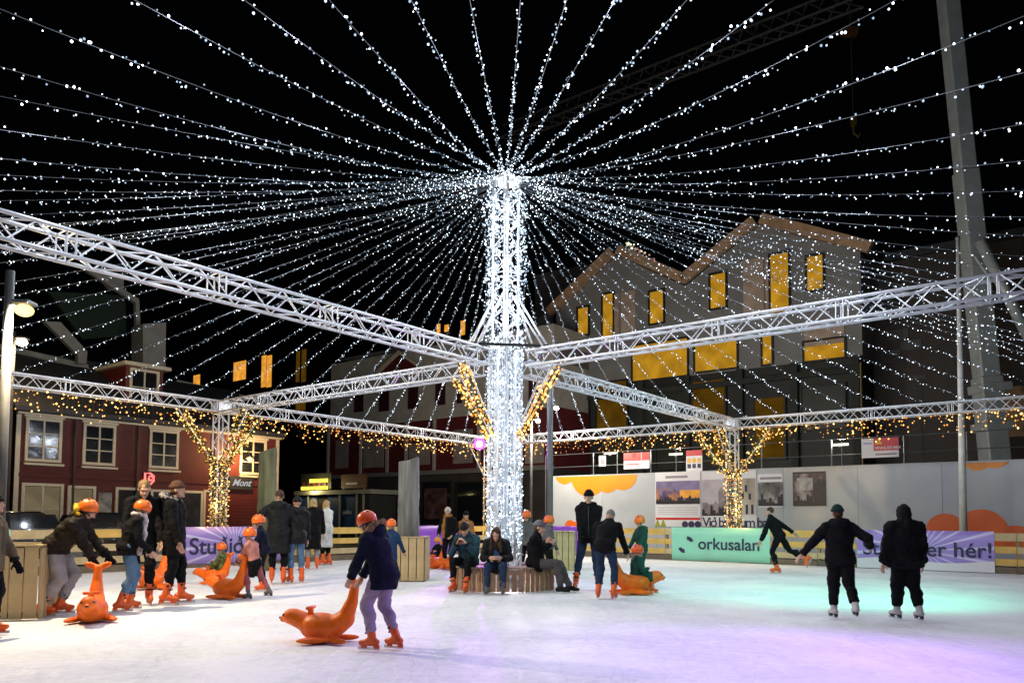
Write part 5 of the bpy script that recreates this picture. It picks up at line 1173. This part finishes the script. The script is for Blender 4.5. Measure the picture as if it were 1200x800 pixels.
person('person in olive brown jacket cut off by the left picture edge', -17, 745, 575, D(-80), K_olive, K_black, 'beanie', K_black, hair=K_hair_b, hands=((-.2, .3, .78), (.2, .2, .72)), feet=stand, hem=.2, bulk=1.1, gloves=K_black, vox=.018)
# ---- children by the left banner
P = gp(250, 684); seal('orange seal ridden by the child in camouflage', P, D(80), .78)
person('small child in camouflage suit and orange helmet riding a seal', 262, 682, 620, D(74), K_camo, K_camo, 'helmet', M_helm, base=gp(262, 683), height=1.08, hip=.42, feet=((-.28, .34, .05), (.28, .34, .05)), hands=((-.15, .38, .72), (.15, .38, .72)), lean=8, child=1.0, hem=.08, bulk=1.15, vox=.014)
seal('orange seal pushed by the child in the pink jacket', gp(266, 701), D(62), .9)
def shorts(t, v, H, sp, arms, S):
    b = MB(); b.ell(v(sp(0, -.01, -.06)), (.2 * S, .17 * S, .2 * S))
    for s in (-1, 1): b.cap(v(sp(s * .1, 0, -.05)), v(sp(s * .11, .03, -.3)), .13 * S, .12 * S)
    organic(b, 'shorts', K_black, t, .014, 3, (TX_FOLD, .03))
person('small child in pink jacket and black shorts pushing a seal', 297, 702, 617, D(72), K_pink, K_red, 'helmet', M_helm, lean=14, hands=((-.12, .44, .98), (.12, .44, .95)), feet=((-.1, .08, 0), (.1, -.42, .08)), child=1.0, hem=.06, bulk=1.1, headpitch=-5, vox=.014, extra=shorts, shoem=K_shoe)
person('child in dark navy jacket and orange helmet behind the pink child', 309, 692, 602, D(105), K_navy, K_black, 'helmet', M_helm, lean=12, hands=((-.2, .38, .85), (.2, .36, .9)), feet=stand, child=.6, hem=.1, vox=.016)
person('adult in long charcoal puffer coat seen from behind hugging a companion', 325, 684, 574, D(12), K_char, K_black, None, hair=K_hair_b, hands=((-.5, .25, 1.2), (.3, .3, 1.15)), feet=stand, hem=.42, bulk=1.15, puff=True, hood='down', vox=.016)
person('companion in dark grey jacket and blue jeans beside the charcoal coat', 347, 683, 580, D(38), K_char, K_jean, 'beanie', K_char, hands=((-.34, .3, 1.1), (.28, .1, .9)), feet=stand, hem=.2, bulk=1.08, hood='down', vox=.018)
person('woman in long black coat with long blonde hair', 366, 667, 584, D(28), K_black, K_grey, None, hair=K_hair_y, hairlen=.3, hands=((-.22, .2, .95), (.3, .12, .9)), feet=stand, hem=.5, bulk=1.1, vox=.018)
person('woman in long white coat with pale hair beside the black coat', 382, 662, 586, D(70), K_white, K_black, None, hair=K_hair_y, hairlen=.25, hands=((-.24, .2, .95), (.2, .25, .95)), feet=stand, hem=.52, bulk=1.05, gloves=K_black, vox=.018)
person('child in blue jacket and orange helmet behind the fur-hooded boy', 457, 690, 607, D(-10), K_bluej, K_bluej, 'helmet', M_helm, hands=((-.25, .2, .85), (.3, .3, .95)), feet=stand, child=.5, hem=.12, vox=.018)
# ---- group behind the seated people, left of the mast
P = gp(511, 666); seal('orange seal beside the purple banner ridden by a small child', P, D(150), .85)
person('small child in black and yellow helmet on the seal by the purple banner', 512, 664, 622, D(150), K_black, K_black, 'helmet', mat('yellow_orange_helmet_shell', (.8, .3, .02), .35), base=gp(513, 663), height=1.05, hip=.45, feet=((-.26, .34, .05), (.26, .34, .05)), hands=((-.15, .36, .75), (.15, .36, .75)), child=1.0, hem=.08, vox=.016)
person('person in cream beanie and black jacket with white sleeves', 526, 668, 593, D(160), K_black, K_black, 'beanie', K_cream, hair=K_hair_b, hands=((-.2, .25, 1.0), (.2, .28, 1.02)), feet=stand, hem=.12, lean=8, vox=.018, scarf=K_ora)
seal('orange seal between the cream beanie and the tan jacket', gp(531, 668), D(120), .8)
person('person in tan orange jacket and black beanie behind the seated man', 545, 668, 598, D(-160), K_ora, K_black, 'beanie', K_black, hair=K_hair_b, hands=((-.25, .2, .9), (.25, .2, .9)), feet=stand, hem=.16, vox=.018)
# ---- seated on the bench
def phone(t, v, H, sp, arms, S):
    c = (arms[0][2] + arms[1][2]) / 2 + Vector((0, .07, .02)); b = MB(); b.box(v(c), (.15 * S, .012, .08 * S), X3, Vector((0, .8, .6)), Vector((0, -.6, .8))); bevel(b.build('phone', mat('dark_red_phone', (.1, .012, .02), .3), t, local=True), .004)
SEAT = dict(hip=.50, group='people sitting on the bench', knee=((-.1, .6, 1), (.1, .6, 1)))
person('seated man in teal jacket and dark cap looking at his phone', 551, 690, 603, D(162), K_teal, K_black, 'beanie', K_boot, base=Vector((-.80, 14.12, 0)), height=1.76, feet=((-.16, .52, 0), (.14, .40, 0)), hands=((-.08, .34, .93), (.1, .34, .93)), lean=12, headpitch=24, hem=.12, bulk=1.12, vox=.015, extra=phone, **SEAT)
def blue_front(t, v, H, sp, arms, S):
    b = MB(); b.ell(v(sp(0, .1, .3)), (.085 * S, .055 * S, .16 * S)); organic(b, 'sweater_front', K_blue, t, .012, 2)
person('seated woman with long brown hair, blue sweater and jeans', 585, 700, 606, D(176), K_char, K_djean, None, hair=K_hair_b, hairlen=.34, base=Vector((-.27, 13.92, 0)), height=1.68, feet=((-.15, .44, 0), (.13, .46, 0)), hands=((-.12, .36, .68), (.1, .38, .68)), lean=12, headpitch=30, hem=.14, bulk=1.1, vox=.015, shoes='shoe', shoem=K_shoe, extra=blue_front, **SEAT)
person('seated man in black jacket and grey beanie facing right with folded arms', 630, 698, 598, D(-104), K_black, K_gtrs, 'beanie', cloth('grey_knit', (.12, .115, .12)), hair=K_hair_b, base=Vector((.44, 14.1, 0)), height=1.78, feet=((-.13, .62, 0), (.13, .5, 0)), hands=((.14, .24, .92), (-.12, .26, .88)), lean=2, headyaw=-8, headpitch=8, hem=.12, bulk=1.14, legw=1.1, vox=.015, shoes='boot', shoem=K_boot, **SEAT)
person('child in grey jacket and orange helmet behind the folded-arms man', 642, 682, 603, D(-70), K_shoe, K_black, 'helmet', M_helm, hands=((-.25, .2, .85), (.25, .2, .85)), feet=stand, child=.5, hem=.1, vox=.018)
person('child with orange helmet half hidden behind the mast bench', 617, 678, 597, D(170), K_shoe, K_black, 'helmet', M_helm, hands=((-.25, .2, .85), (.25, .2, .85)), feet=stand, child=.4, hem=.1, vox=.018)
# ---- group with the seal right of the mast
person('man in black beanie, black jacket and dark jeans standing by the group', 690, 691, 572, D(172), K_black, K_djean, 'beanie', K_black, hands=((-.1, .2, .88), (.12, .2, .9)), feet=((-.17, .1, 0), (.24, -.05, 0)), hem=.16, bulk=1.02, gloves=K_black, headyaw=-10, headpitch=6, hood='down', vox=.015)
person('grey-haired man in black jacket and blue jeans bending, seen from behind', 709, 702, 597, D(-22), K_black, K_djean, None, hair=K_hair_g, lean=34, hands=((-.05, .5, .75), (.3, .5, .78)), feet=((-.13, 0, 0), (.15, .05, 0)), hem=.08, bulk=1.1, headpitch=12, vox=.015)
P = gp(744, 696); seal('orange seal carrying the child in green trousers', P, D(-72), 1.02)
person('small child in dark jacket, green trousers and orange helmet riding a seal', 746, 696, 632, D(-74), K_dgreen, K_dgreen, 'helmet', M_helmr, base=gp(744, 696), height=1.15, hip=.44, feet=((-.26, .42, .03), (.26, .42, .03)), hands=((-.14, .34, .72), (.14, .34, .74)), child=.9, hem=.08, lean=6, vox=.014)
person('child in dark green jacket and orange helmet standing behind the seal', 752, 684, 603, D(120), K_dgreen, K_dgreen, 'helmet', M_helm, hands=((-.2, .3, .95), (.2, .3, .95)), feet=stand, child=.5, hem=.16, hood='down', vox=.016, headpitch=10)
# ---- right side skaters
person('skater in black leaning left with one leg kicked back', 914, 672, 594, D(58), K_black, K_black, None, hair=K_hair_b, lean=24, twist=-10, hands=((-.3, .42, .82), (.42, -.38, .98)), feet=((-.04, .06, 0), (.12, -.62, .26)), hem=.06, vox=.015, headpitch=-18)
person('woman in black jacket and green hat gliding away with arms spread', 986, 727, 589, D(-4), K_black, K_black, 'beanie', cloth('dark_green_knit', (.01, .03, .025)), hair=K_hair_b, hands=((-.66, .06, .92), (.5, .1, 1.16)), feet=((-.04, .2, .0), (.09, -.36, .10)), hem=.13, bulk=1.2, legw=1.24, hood='down', shoem=K_wskate, vox=.014, lean=5)
person('skater in black hooded puffer jacket seen from behind at right', 1063, 727, 590, D(4), K_black, K_black, 'hood', None, hair=K_hair_b, hands=((-.36, .06, .78), (.36, .12, .80)), feet=((-.08, .14, 0), (.1, -.18, .02)), hem=.18, bulk=1.55, legw=1.42, hood='up', puff=True, shoem=K_wskate, vox=.014)
